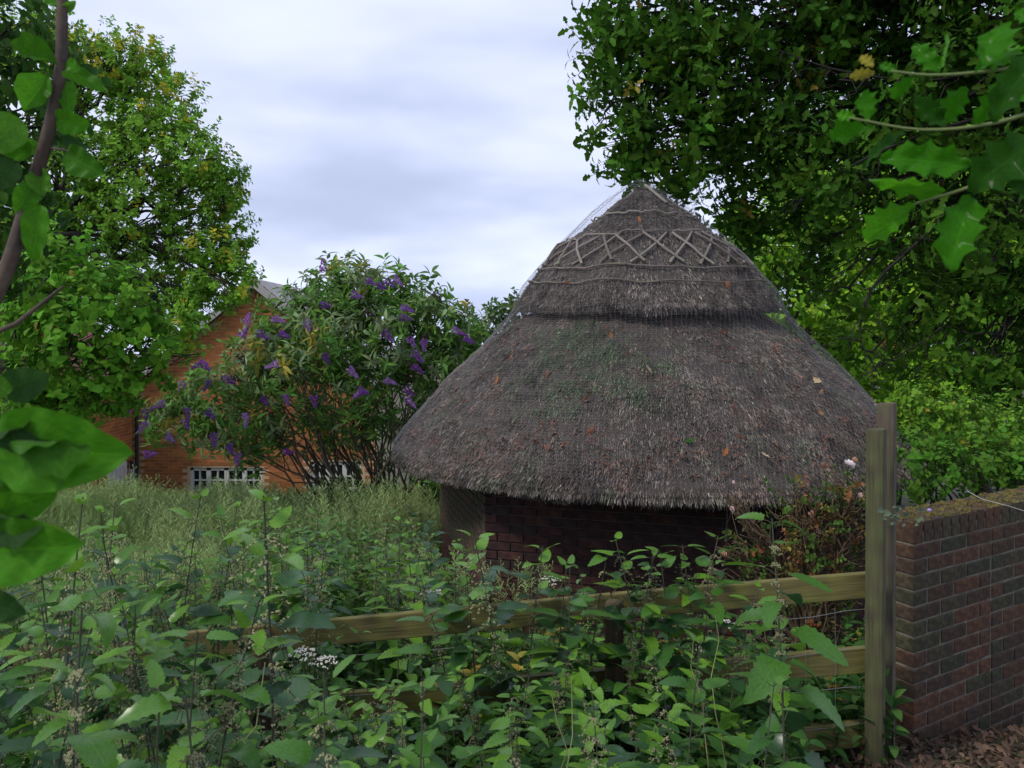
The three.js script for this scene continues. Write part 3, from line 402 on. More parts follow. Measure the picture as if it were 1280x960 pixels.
{ // hazel
  const D = 8.3, b = at(-30, 760, D); b.y = ground(b.x, b.z);
  makeTree({ name: 'hazel_bush', label: 'bushy hazel with bright mid green leaves overhanging the meadow', category: 'shrub', base: b, fork: at(20, 560, D), r0: 0.07, seed: 303, shoots: hazelShoots, sr: 0.17, dens: 5.2, up: 0.2, limbR: 0.03,
    clumps: [[60, 372, D, 60], [130, 375, D, 48], [172, 395, D, 36], [20, 410, D, 60], [100, 432, D - 0.2, 62], [178, 430, D, 42], [222, 418, D, 22, 0.8], [246, 448, D, 12, 0.7], [60, 475, D, 55], [130, 480, D, 42], [185, 470, D, 30, 0.9], [100, 515, D, 30], [30, 530, D, 42], [152, 512, D, 18, 0.7], [90, 320, D + 0.4, 45]], col: greens(0.12, 0.34, 0.03, 0.3, 0.02) });
}
{ // butterfly bush with its flower spikes
  const D = 10.2, b = at(480, 730, D); b.y = ground(b.x, b.z); const R = rng(304);
  const bush = makeTree({ name: 'buddleia_bush', label: 'large buddleia bush with purple flower spikes between the house and the hut', category: 'shrub', base: b, fork: at(478, 672, D), r0: 0.06, seed: 304, shoots: budShoots, sr: 0.21, dens: 5.8, gaps: -0.28, up: 0.2, limbR: 0.022, sub: 5, droop: 0.1, bark: std(0.10, 0.075, 0.05),
    clumps: [[405, 372, D, 34], [440, 365, D, 38], [482, 378, D, 40], [525, 388, D, 34], [362, 405, D, 38], [560, 415, D, 34], [590, 430, D, 22], [420, 425, D - 0.3, 52], [490, 430, D - 0.3, 50], [545, 455, D, 44], [330, 440, D, 40], [300, 475, D - 0.3, 32], [365, 480, D - 0.4, 46], [440, 490, D - 0.3, 46], [510, 500, D, 46], [258, 495, D, 30], [225, 515, D, 26], [195, 528, D, 18], [272, 528, D - 0.2, 30], [328, 535, D - 0.3, 34], [240, 548, D, 14, 0.6], [310, 572, D, 20, 0.35], [560, 530, D, 40], [545, 580, D, 34], [400, 545, D, 30, 0.5], [470, 550, D + 0.4, 34, 0.5]],
    col: (R) => { const k = 0.7 + 0.6 * R(); return R() < 0.3 ? C(0.21 * k, 0.32 * k, 0.15 * k) : R() < 0.06 ? C(0.34 * k, 0.34 * k, 0.06 * k) : C(0.12 * k, 0.28 * k, 0.055 * k); } });
  const stems = []; const stemM = std(0.085, 0.062, 0.042);
  for (let i = 0; i < 26; i++) { const e = at(lerp(250, 590, (i + R()) / 26), lerp(430, 570, R()), D + (R() - 0.5) * 1.6), s = V(b.x + (R() - 0.5) * 1.1, b.y, b.z + (R() - 0.5) * 0.5); const q = bend(s, e, 0.18, 9, R, 0.05).map(p => p.sub(b)); const m = part('stem', tube(q, 0.018 + 0.02 * R(), 0.006, 5), stemM, bush); for (let k = 0; k < 3; k++) { const p = q[4 + k], e2 = p.clone().add(V((R() - 0.5) * 1.4, 0.2 + R() * 0.7, (R() - 0.5) * 0.8)); stems.push(tube(bend(p, e2, 0.1, 5, R, 0.1), 0.007, 0.002, 4)); } }
  part('twigs', merge(stems), stemM, bush);
  // a spike: a tapering dense panicle of tiny florets
  const fl = []; const F = rng(9); for (let i = 0; i < 150; i++) { const t = F(), a = F() * 6.28, r = 0.024 * Math.pow(1 - t, 0.6) * (0.8 + 0.4 * F()); const g = new THREE.TetrahedronGeometry(0.0085 * (1 - 0.4 * t), 0); g.applyMatrix4(new THREE.Matrix4().makeRotationY(a).setPosition(Math.cos(a) * r, t * 0.17, Math.sin(a) * r)); const k = 0.7 + 0.6 * F(); fl.push(setCol(g, k, k * (0.9 + 0.2 * F()), k)); }
  const spike = merge(fl), fm = [[0.28, 0.075, 0.43], [0.34, 0.12, 0.48], [0.20, 0.05, 0.31], [0.40, 0.20, 0.52]].map(c => std(...c, { vertexColors: true, roughness: 0.8 })), dead = std(0.075, 0.05, 0.04, { vertexColors: true });
  const spots = [[404, 332, 0], [465, 354, 2.2], [487, 354, 2.2], [497, 351, 2.4], [478, 359, 2], [447, 370, 1.9], [408, 382, 1.8], [348, 400, 1.9], [356, 419, 2], [310, 398, 0.5], [305, 416, 0.7], [385, 408, 2.8], [462, 393, 1.9], [509, 386, 2], [507, 398, 1.8], [547, 372, 2.6], [586, 425, 2.2], [573, 415, 2], [485, 420, 2.5], [515, 428, 2.6], [532, 425, 3], [530, 432, 3], [408, 449, 2.6], [441, 466, 2.3], [522, 446, 2.4], [516, 458, 2.3], [523, 462, 2.3], [487, 477, 1.9], [455, 490, 1.8], [448, 493, 4.1], [512, 490, 2.2], [513, 503, 2.4], [393, 502, 2.9], [358, 499, 2.8], [331, 502, 2.5], [340, 457, 4.3], [248, 456, 4.1], [258, 459, 2.2], [303, 450, 2.6], [226, 485, 3.3], [258, 483, 3.6], [198, 507, 4.2], [182, 520, 3], [178, 534, 3.7], [234, 517, 2.9], [233, 531, 2.7], [262, 518, 2.2], [213, 549, 2.2], [267, 550, 2.9], [187, 568, 1.4], [286, 476, 2], [296, 474, 2], [288, 562, 2.6], [296, 575, 3], [361, 566, 1.7], [307, 525, 3], [328, 419, 2.1], [160, 514, 3.2]];
  spots.forEach(([px, py, ang], i) => { const gone = i === 15 || i === 20 || i === 0 && false || i % 13 === 12, m = part('flower_spike', spike, gone ? dead : fm[i % 4], bush); const p = at(px, py, D - 0.75 - 0.25 * R()).sub(b); const dir = V(Math.sin(ang), Math.cos(ang) * 0.9, 0.25 + 0.3 * R()).normalize(); m.applyMatrix4(place(p.addScaledVector(dir, -0.08), dir, i, V(1.7, 0.85 + 0.35 * R(), 1.7))); });
}
{ // great oak leaning in over the hut
  const D = 9.4, b = at(1500, 760, 10.5); b.y = ground(b.x, b.z);
  makeTree({ name: 'oak_tree', label: 'great dark oak reaching its lobed leaves over the peak of the hut', base: b, fork: at(1420, 120, 10.2), r0: 0.42, seed: 305, shoots: oakShoots, sr: 0.35, dens: 3.0, up: -0.05, limbR: 0.075, sub: 9, droop: 0.15,
    clumps: [[770, 20, D, 42], [758, 75, D, 32], [765, 130, D, 34], [765, 175, D, 28], [800, 195, D, 36], [785, 225, D, 20], [820, 60, D, 56], [820, 130, D, 54], [845, 195, D, 40], [850, 230, D + 0.4, 18], [880, 40, D, 62], [880, 120, D, 60], [890, 175, D + 0.3, 36], [940, 70, D + 0.3, 70], [950, 160, D + 0.3, 62], [935, 235, D + 0.4, 40], [930, 285, D + 0.6, 26], [965, 270, D + 0.8, 46, 0.6], [1000, 200, D, 66, 0.8], [1010, 90, D + 0.5, 62, 0.8], [1000, 330, D + 0.5, 40, 0.5], [1040, 270, D, 66, 0.7], [1060, 360, D, 58, 0.3], [1060, 20, D, 60], [1080, 170, D + 0.5, 64, 0.8], [1090, 440, D + 0.3, 46, 0.25], [1120, 300, D + 0.4, 70, 0.4], [1130, 50, D + 0.5, 70, 0.8], [1150, 220, D, 70], [1180, 400, D, 66, 0.35], [1210, 120, D - 0.6, 84], [1220, 300, D - 0.6, 80], [1250, 420, D - 0.8, 76, 0.5], [1230, 20, D - 0.6, 80], [1190, 490, D - 0.6, 40, 0.5], [1260, 510, D - 0.8, 50, 0.6], [1120, 420, D + 0.6, 44, 0.4], [1040, 30, D + 0.6, 60], [800, -60, D, 60], [880, -70, D, 80], [980, -70, D, 90], [1080, -80, D, 90], [1190, -80, D, 100], [900, -180, D, 100], [1040, -200, D, 110], [1180, -220, D, 120], [1340, -60, D - 1, 110], [1360, 150, D - 1, 110], [1360, 340, D - 1, 100], [1330, -260, 6.5, 150], [1200, -330, 6, 150], [1450, -200, 5.5, 170], [1300, -420, 4.6, 190, 0.8], [1500, -450, 4.2, 200, 0.8]],
    col: greens(0.050, 0.150, 0.014, 0.4, 0.010) });
  // bare hanging twigs belong to the same wood: dark crooked branches below the crown
}
for (const [i, bx, D, cl, c, lab] of [
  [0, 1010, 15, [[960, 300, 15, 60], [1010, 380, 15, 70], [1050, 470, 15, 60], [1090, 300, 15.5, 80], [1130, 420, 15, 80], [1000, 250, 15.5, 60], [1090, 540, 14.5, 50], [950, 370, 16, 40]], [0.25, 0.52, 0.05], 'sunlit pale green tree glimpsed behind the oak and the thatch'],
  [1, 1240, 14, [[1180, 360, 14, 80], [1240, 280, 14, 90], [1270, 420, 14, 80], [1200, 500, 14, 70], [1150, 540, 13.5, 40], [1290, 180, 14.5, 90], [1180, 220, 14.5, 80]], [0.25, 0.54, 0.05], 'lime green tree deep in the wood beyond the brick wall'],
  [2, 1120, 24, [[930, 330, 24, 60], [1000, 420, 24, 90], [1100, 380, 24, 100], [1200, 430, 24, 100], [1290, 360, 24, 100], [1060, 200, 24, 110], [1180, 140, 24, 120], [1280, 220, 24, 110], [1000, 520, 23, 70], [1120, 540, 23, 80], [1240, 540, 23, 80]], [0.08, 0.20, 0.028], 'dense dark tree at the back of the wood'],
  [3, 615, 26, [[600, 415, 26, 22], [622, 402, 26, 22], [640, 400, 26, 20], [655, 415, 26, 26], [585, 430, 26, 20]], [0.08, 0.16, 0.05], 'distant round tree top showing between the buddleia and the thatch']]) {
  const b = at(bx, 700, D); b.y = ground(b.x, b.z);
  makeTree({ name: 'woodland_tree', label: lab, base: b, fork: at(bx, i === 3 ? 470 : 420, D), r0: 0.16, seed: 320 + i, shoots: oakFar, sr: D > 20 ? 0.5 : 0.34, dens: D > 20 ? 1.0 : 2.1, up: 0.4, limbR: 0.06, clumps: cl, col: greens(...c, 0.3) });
}
// low shrubs behind the wall
for (const [i, px, D, cl, c] of [[0, 1200, 5.6, [[1150, 560, 5.6, 34], [1190, 585, 5.4, 34], [1235, 575, 5.6, 40], [1275, 590, 5.5, 36], [1145, 600, 5.4, 22]], [0.08, 0.23, 0.025]], [1, 1160, 7.2, [[1130, 540, 7.2, 30], [1165, 520, 7.2, 36], [1140, 500, 7.2, 26], [1210, 530, 7.2, 40], [1260, 545, 7.2, 40]], [0.16, 0.37, 0.04]]]) {
  const b = at(px, 800, D); b.y = ground(b.x, b.z);
  makeTree({ name: 'elder_shrub', label: i ? 'lime green elder shrub behind the posts and the brick wall' : 'leafy mid green shrub spreading along the back of the brick wall', category: 'shrub', base: b, fork: at(px, 660, D), r0: 0.03, seed: 340 + i, shoots: hazelShoots, sr: 0.085, dens: 16, up: 0.3, limbR: 0.02, clumps: cl, col: greens(...c, 0.3, 0.01) });
}
{ // dark crooked branches hanging through the wood
  const R = rng(350), dk = std(0.020, 0.017, 0.014); const paths = [[[1290, 250, 8.5], [1225, 350, 8.8], [1190, 400, 9.0], [1080, 470, 9.1]], [[1300, 60, 8.6], [1180, 100, 8.9], [1050, 90, 8.9], [960, 60, 9.0]], [[1290, 130, 8.6], [1150, 170, 8.9], [1060, 210, 8.9], [990, 260, 9.1]], [[1240, 190, 9.6], [1160, 290, 9.0], [1090, 360, 8.9], [1075, 420, 8.9], [1100, 470, 8.9]]];
  const g = thing('dead_branch', 'bare dark crooked branches hanging through the oak beside the thatch', 'branch'); const o = at(1300, 60, 8.8); g.position.copy(o);
  for (const P of paths) { const c = new THREE.CatmullRomCurve3(P.map(p => at(...p).sub(o))), q = c.getPoints(14); part('limb', tube(q, 0.028, 0.006, 7), dk, g); for (let i = 2; i < 14; i++) { const e = q[i].clone().add(V((R() - 0.6) * 0.9, -0.5 * R() - 0.05, (R() - 0.3) * 0.5)); part('twig', tube(bend(q[i], e, 0.12, 7, R, 0.22), 0.011, 0.003, 4), dk, g); } }
}
// ---------------------------------------------------------------- rose bush by the post
{
  const D = 4.25, b = at(1010, 900, D); b.y = ground(b.x, b.z); const R = rng(360);
  const sm = [1, 2].map(i => shoot(140 + i, 9, ovalLeaf, 0.30, { face: 0.5, tip: 0.5, spread: 1 }));
  const rose = makeTree({ name: 'rose_bush', label: 'straggly rose bush with browning leaves and faded blooms behind the fence', category: 'shrub', base: b, fork: at(1010, 800, D), r0: 0.018, seed: 360, shoots: sm, sr: 0.095, dens: 13, up: 0.1, limbR: 0.012, sub: 14, bark: std(0.11, 0.075, 0.04),
    clumps: [[1050, 700, D, 40], [1010, 690, D, 38], [970, 690, D, 36], [1060, 650, D, 36], [1020, 645, D, 30], [985, 645, D, 26], [1055, 610, D, 24], [1070, 625, D, 22], [940, 690, D, 26, 0.8], [935, 655, D, 20, 0.7], [925, 640, D, 12, 0.6], [1000, 735, D, 34, 0.7], [1055, 740, D, 30, 0.7], [950, 730, D, 30, 0.7], [905, 690, D, 14, 0.6], [890, 720, D, 16, 0.6], [915, 625, D, 10, 0.6], [1000, 620, D, 20, 0.6], [1040, 790, D, 36, 0.35], [1000, 800, D, 34, 0.3]],
    col: (R, p, rad, px) => { const k = 0.6 + 0.8 * R(), a = R(), w = px > 960 ? 1 : 0.45; if (a < 0.18 * w) return C(0.24 * k, 0.115 * k, 0.05 * k); if (a < 0.42 * w) return C(0.25 * k, 0.21 * k, 0.055 * k); return C(0.09 * k, 0.19 * k, 0.04 * k); } });
  const petal = leaf({ L: 0.036, W: 0.019, rows: 4, prof: t => Math.sin(Math.PI * Math.pow(t * 0.86 + 0.04, 0.7)), fold: 0.2, curl: -0.35, wave: 0.1 });
  const bloom = (n, open) => merge([...Array(n).keys()].map(i => { const a = i * 2.4, el = lerp(1.35, open, i / n); return petal.clone().applyMatrix4(new THREE.Matrix4().compose(V(0, 0, 0), new THREE.Quaternion().setFromUnitVectors(Y, V(Math.cos(a) * Math.cos(el), Math.sin(el), Math.sin(a) * Math.cos(el)).normalize()), V(1, 1, 1).multiplyScalar(0.7 + 0.35 * i / n))); }));
  const g1 = bloom(14, 0.25), g2 = bloom(9, 0.9), white = leafMat(0.80, 0.72, 0.72, { transmission: 0.2 }), fade = leafMat(0.42, 0.24, 0.15, { transmission: 0.2 }), pink = leafMat(0.66, 0.48, 0.44, { transmission: 0.2 });
  for (const [px, py, g, m, s, nm, lab] of [[1062, 582, g1, white, 1.0, 'rose_bloom', 'open white rose bloom'], [1030, 585, g2, fade, 0.9, 'rose_bloom', 'withered brown rose'], [915, 638, g2, pink, 0.8, 'rose_bloom', 'pale pink rose bud'], [1074, 620, g2, pink, 0.7, 'rose_bloom'], [1016, 644, g2, fade, 0.9, 'rose_bloom'], [904, 695, g2, fade, 0.9, 'rose_bloom'], [887, 705, g2, fade, 0.8, 'rose_bloom'], [1002, 694, g2, fade, 0.7, 'rose_bloom'], [916, 604, g2, pink, 0.45, 'rose_bloom'], [1068, 577, g2, fade, 0.7, 'rose_bloom']]) { const o = part(nm, g, m, rose); const p = at(px, py, D - 0.12).sub(b); o.applyMatrix4(place(p, V(R() - 0.5, 0.7, 0.8).normalize(), R() * 6, s)); if (lab) o.userData.label = lab; const c = at(px + (R() - 0.5) * 30, py + 70, D).sub(b); part('cane', tube(bend(c, p, 0.2, 6, R, 0.1), 0.004, 0.002, 4), barkM, rose); }
  // thin canes
  for (let i = 0; i < 16; i++) { const e = at(lerp(890, 1080, R()), lerp(600, 740, R()), D + (R() - 0.5) * 0.4).sub(b), m = part('cane', tube(bend(V((R() - 0.5) * 0.5, 0, (R() - 0.5) * 0.2), e, 0.15, 9, R, 0.06), 0.006, 0.002, 5), std(0.12, 0.085, 0.045), rose); }
}
// ---------------------------------------------------------------- meadow grass (uncountable)
{
  const R = rng(370);
  const tuft = seed => { const Q = rng(seed), L = []; for (let i = 0; i < 12; i++) { const a = Q() * 6.28, h = 0.45 + 0.45 * Q(), o = V((Q() - 0.5) * 0.2, 0, (Q() - 0.5) * 0.2), w = 0.0045; const pos = [], idx = [], le = 0.10 + 0.35 * Q(); for (let k = 0; k < 4; k++) { const t = k / 3, x = o.x + Math.cos(a) * le * t * t, z = o.z + Math.sin(a) * le * t * t, y = h * t * (1 - 0.2 * t * le), ww = w * (1 - t * 0.85); pos.push(x - Math.sin(a) * ww, y, z + Math.cos(a) * ww, x + Math.sin(a) * ww, y, z - Math.cos(a) * ww); if (k) { const b = 2 * k; idx.push(b - 2, b - 1, b, b - 1, b + 1, b); } } L.push(setCol(geoOf(pos, idx), 0.55 + 0.3 * Q(), 0.9 + 0.25 * Q(), 0.5)); }
    for (let i = 0; i < 7; i++) { const a = Q() * 6.28, h = 0.8 + 0.35 * Q(), le = 0.06 + 0.14 * Q(), o = V((Q() - 0.5) * 0.24, 0, (Q() - 0.5) * 0.24), tp = V(o.x + Math.cos(a) * le, h, o.z + Math.sin(a) * le); L.push(setCol(tube([o, o.clone().lerp(tp, 0.6).add(V(-Math.cos(a) * 0.02, 0, 0)), tp], 0.0016, 0.0010, 3), 1.1, 1.15, 0.8)); for (let k = 0; k < 10; k++) { const t = 0.76 + 0.24 * k / 10, p = o.clone().lerp(tp, t), q = Q() * 6.28, e = p.clone().add(V(Math.cos(q) * 0.045 * (1.15 - t) * 4, 0.035, Math.sin(q) * 0.045 * (1.15 - t) * 4)); L.push(setCol(tube([p, p.clone().lerp(e, 0.5), e], 0.0012, 0.0042, 3), 1.5, 1.35, 1.0)); } }
    return merge(L); };
  const ts = [tuft(1), tuft(2), tuft(3)], acc = ts.map(() => [[], []]);
  let n = 0; for (let i = 0; i < 26000 && n < 6500; i++) { const d = lerp(5.2, 19, Math.pow(R(), 0.8)), px = lerp(-120, 700, R()), x = (px - 640) / 960 * d, z = -d; if (x < -8.7 && d > 11.8) continue; if (d > 17.6) continue; if (px > 330 && d < 8.5 && R() < 0.8) continue; if (Math.hypot(x - HX, z - HZ) < 2.5) continue; n++; const j = n % 3, s = (0.85 + 0.4 * R()) * (d < 8 ? 0.72 : d > 12 ? 0.84 : 0.95) * (1 + 0.15 * n2(x * 0.6, z * 0.6)); acc[j][0].push(place(V(x, ground(x, z) - 0.02, z), V((R() - 0.5) * 0.25, 1, (R() - 0.5) * 0.25).normalize(), R() * 6, s)); const k = 0.75 + 0.5 * R(), y = 0.5 + 0.5 * n2(x * 0.5 + 3, z * 0.5); acc[j][1].push(C((0.24 + 0.07 * y) * k, (0.38 + 0.03 * y) * k, (0.19 + 0.05 * y) * k)); }
  const gm = leafMat(1, 1, 1, { vertexColors: true, transmission: 0.3, clearcoat: 0 });
  const g = thing('meadow_grass', 'tall pale seeding grass filling the meadow before the house', 'grass'); g.userData.kind = 'stuff';
  acc.forEach(([m, c], i) => instanced('grass', ts[i], gm, m, c, g, 'stuff'));
}
// ---------------------------------------------------------------- nettles
const nLeaf = [leaf({ L: 1, W: 0.31, rows: 14, prof: nettleP, fold: 0.22, curl: 0.32, cols: 1 }), leaf({ L: 1, W: 0.34, rows: 14, prof: nettleP, fold: 0.35, curl: 0.55, twist: 0.3 }), leaf({ L: 1, W: 0.28, rows: 14, prof: nettleP, fold: 0.15, curl: 0.2, twist: -0.35 })];
const nMat = [[0.068, 0.205, 0.036], [0.095, 0.270, 0.032], [0.046, 0.140, 0.042], [0.20, 0.45, 0.036], [0.14, 0.34, 0.045]].map(c => leafMat(...c, { map: leafTex, bumpMap: leafBump, bumpScale: 0.0012, transmission: 0.34, clearcoat: 0.75, clearcoatRoughness: 0.27 })), yMat = leafMat(0.46, 0.38, 0.045, { map: leafTex }), nStem = std(0.055, 0.060, 0.034), nFlower = leafMat(0.34, 0.34, 0.18, { transmission: 0.2, clearcoat: 0 });
function nettle(seed, { pairs = 11, from = 0.22, size = 0.135, flowers = 0.5, droopy = 0, yellow = 0, H = 1.2, joined = false } = {}) {
  const R = rng(seed), g = new THREE.Group(), pts = [], la = R() * 6.28, lean = 0.05 + 0.10 * R();
  for (let i = 0; i <= 8; i++) { const t = i / 8; pts.push(V(Math.cos(la) * lean * t * t, H * t, Math.sin(la) * lean * t * t)); }
  const onStem = t => { const k = clamp(t, 0, 0.999) * 8, i = Math.floor(k); return pts[i].clone().lerp(pts[i + 1], k - i); };
  part('stem', tube(pts, 0.0042, 0.0016, 5), nStem, g);
  const tas = [], geos = []; let az = R() * 6.28;
  for (let i = 0; i < pairs; i++) {
    const u = i / (pairs - 1), t = lerp(from, 0.985, Math.pow(u, 0.78)), p = onStem(t), s = size * (u < 0.25 ? 0.75 + u : lerp(1.08, 0.42, Math.pow((u - 0.25) / 0.75, 1.3))) * (0.85 + 0.3 * R());
    az += Math.PI / 2 + (R() - 0.5) * 0.4;
    for (const side of [0, Math.PI]) {
      if (R() < 0.06) continue;
      const a = az + side + (R() - 0.5) * 0.3, el = lerp(-0.05, 0.65, u) - droopy * (0.9 + 0.5 * R()) + (R() - 0.5) * 0.5, out = V(Math.cos(a), 0, Math.sin(a)), pet = s * 0.32;
      const b = p.clone().addScaledVector(out, pet * Math.cos(0.5)).add(V(0, pet * 0.45, 0)), dir = out.clone().multiplyScalar(Math.cos(el)).add(V(0, Math.sin(el), 0)).normalize();
      const x = V().crossVectors(dir, Y).normalize(), z = V().crossVectors(x, dir).normalize(); x.applyAxisAngle(dir, (R() - 0.5) * 0.7); z.crossVectors(x, dir);
      const m4 = new THREE.Matrix4().makeBasis(x, dir, z).scale(V(s, s, s)).setPosition(b.x, b.y, b.z);
      tas.push(tube([p, p.clone().lerp(b, 0.5).add(V(0, 0.004, 0)), b], 0.0013, 0.0010, 3));
      const lg = nLeaf[Math.floor(R() * 3)], ye = yellow && i === 1 && side === 0;
      if (joined) geos.push(lg.clone().applyMatrix4(m4)); else part('leaf', lg, ye ? yMat : nMat[u > 0.8 ? 3 + (seed & 1) : (seed + Math.floor(R() * 1.6) + (R() < 0.12 ? 2 : 0)) % 4], g).applyMatrix4(m4);
    }
  }
  if (joined) part('leaves', merge(geos), nMat[seed % 5], g);
  if (flowers) { const fl = []; for (let i = 0; i < 9; i++) { const t = lerp(0.55, 0.97, i / 9), p = onStem(t); for (let k = 0; k < 4; k++) { const a = R() * 6.28, l = (0.03 + 0.045 * R()) * flowers * 1.6, q = [p.clone()]; for (let j = 1; j <= 4; j++) { const v = j / 4; q.push(p.clone().add(V(Math.cos(a) * l * 0.6 * v, 0.012 * v - l * 0.9 * v * v, Math.sin(a) * l * 0.6 * v))); } for (let j = 1; j <= 4; j++) for (let h = 0; h < 3; h++) fl.push(new THREE.TetrahedronGeometry(0.0032).translate(q[j].x + (R() - 0.5) * 0.008, q[j].y + (R() - 0.5) * 0.008, q[j].z + (R() - 0.5) * 0.008)); tas.push(tube(q, 0.0011, 0.0008, 3)); } } part('flower_tassels', merge(fl.map(f => { f.setIndex([...Array(f.attributes.position.count).keys()]); return f; })), nFlower, g); }
  part('leaf_stalks', merge(tas), nStem, g);
  return g;
}
const nearN = [nettle(401), nettle(402, { flowers: 0.9 }), nettle(403, { pairs: 10, size: 0.155, flowers: 0 }), nettle(404, { pairs: 12, size: 0.12, flowers: 1 }), nettle(405, { pairs: 10, size: 0.16, droopy: 0.5, flowers: 0.3 }), nettle(406, { yellow: 1, size: 0.145 }), nettle(407, { droopy: 0.3, flowers: 0.7 })];
const farN = [nettle(411, { joined: true, flowers: 1 }), nettle(412, { joined: true, size: 0.15, flowers: 0.5 }), nettle(413, { joined: true, flowers: 1, size: 0.13, pairs: 10 }), nettle(414, { joined: true, flowers: 0, size: 0.155 })];
const nettleGroup = ['stinging nettles in front of the fence', 'stinging nettles behind the fence'];
const nettleLabel = ['leafy green stinging nettle standing on the near side of the rail fence', 'leafy green stinging nettle standing between the rail fence and the meadow'];
function putNettle(src, px, top, d, turn, kind, lean = 0, label, wide = 1) {
  const x = (px - 640) / 960 * d, z = -d, yt = EYE - (top - 420) / 960 * d, y0 = ground(x, z) - 0.03, h = yt - y0; if (h < 0.25) return;
  const o = src.clone(); o.name = numbered('nettle'); tag(o, label ?? nettleLabel[kind], 'nettle', label ? undefined : nettleGroup[kind]); scene.add(o);
  const s = h / 1.2, w = clamp(s, 0.8, 1.15) * (label ? 1.3 : wide); o.position.set(x, y0, z); o.scale.set(w, s, w); o.rotation.set(lean * 0.6, turn, lean);
}
{
  const R = rng(420);
  // marked plants
  putNettle(nearN[1], 636, 652, 3.25, 0.4, 0, 0.03, 'tall flowering nettle rising against the dark brick of the hut, above the top rail');
  putNettle(nearN[4], 985, 655, 2.55, 1.2, 0, 0.02, 'drooping nettle with large hanging leaves crossing the rail beside the rose bush');
  putNettle(nearN[3], 345, 600, 2.1, 0.8, 0, 0, 'tallest dark nettle hung with seed tassels before the meadow');
  putNettle(nearN[3], 232, 735, 1.9, 2.1, 0, 0.03, 'nettle heavy with drooping dark seed tassels in front of the buried rail');
  for (const [px, t, d, k] of [[815, 680, 3.2, 1], [862, 676, 3.2, 0], [728, 694, 3.3, 4], [690, 704, 3.25, 2], [905, 730, 3.1, 1], [958, 742, 3.0, 4], [575, 715, 3.25, 0], [600, 690, 3.3, 2], [655, 690, 3.25, 5], [708, 700, 3.2, 2], [790, 690, 3.25, 6], [845, 695, 3.2, 2], [880, 690, 3.2, 6], [532, 690, 4.0, 1]]) putNettle(nearN[k], px, t, d, R() * 6, 0, (R() - 0.5) * 0.06, undefined, 1.4);
  const topFront = px => px < 260 ? 700 : px < 420 ? 800 : px < 900 ? 805 : 830;
  for (let i = 0; i < 150; i++) { const d = lerp(1.55, 3.28, Math.pow(R(), 0.75)), px = lerp(-60, 1075, (i * 0.618034) % 1); const v = (3.28 - d) / 1.7; let top = topFront(px) + lerp(0, 115, v) + (R() - 0.4) * 95; if (px > 970) continue; if (px > 900) { top += 40; if (d < 2.2) continue; } if (px > 420) { top += 15; if ((i * 7) % 10 < 4) continue; } putNettle(nearN[Math.floor(R() * 7) % 7], px, top, d, R() * 6.28, 0, (R() - 0.5) * 0.16); }
  for (let i = 0; i < 130; i++) { const d = lerp(3.65, 6.6, R()), px = lerp(-40, 960, (i * 0.618034 + 0.3) % 1), x = (px - 640) / 960 * d; if (px > 600 && d > 4.6) continue; const top = (px < 340 ? 690 : px < 540 ? 655 : px < 620 ? 690 : 745) + (R() - 0.35) * 60; putNettle(farN[Math.floor(R() * 4)], px, top, d, R() * 6.28, 1, (R() - 0.5) * 0.14); }
}
{ const R = rng(422); [[40, 800, 1.15, 4], [165, 850, 1.25, 2], [285, 870, 1.2, 4], [420, 880, 1.3, 0], [60, 640, 1.75, 3], [520, 880, 1.5, 2], [640, 890, 1.6, 4], [110, 640, 2.6, 1], [150, 625, 3.0, 3], [190, 655, 2.4, 0], [210, 610, 3.1, 1], [260, 640, 3.1, 3], [300, 665, 3.2, 1], [85, 670, 2.2, 6], [320, 640, 3.0, 0], [385, 680, 3.2, 3], [760, 865, 1.7, 5], [850, 790, 2.2, 2], [930, 850, 1.9, 2], [800, 690, 3.25, 6], [750, 720, 3.25, 6], [868, 700, 3.2, 2]].forEach(([px, t, d, k]) => putNettle(nearN[k], px, t, d, R() * 6, 0, (R() - 0.5) * 0.08)); }
{ const R = rng(421); for (let i = 0; i < 45; i++) { const d = lerp(4.2, 7.2, R()), px = lerp(300, 548, (i * 0.618034) % 1); putNettle(farN[Math.floor(R() * 4)], px, 668 + (R() - 0.4) * 70, d, R() * 6.28, 1, (R() - 0.5) * 0.14); } }
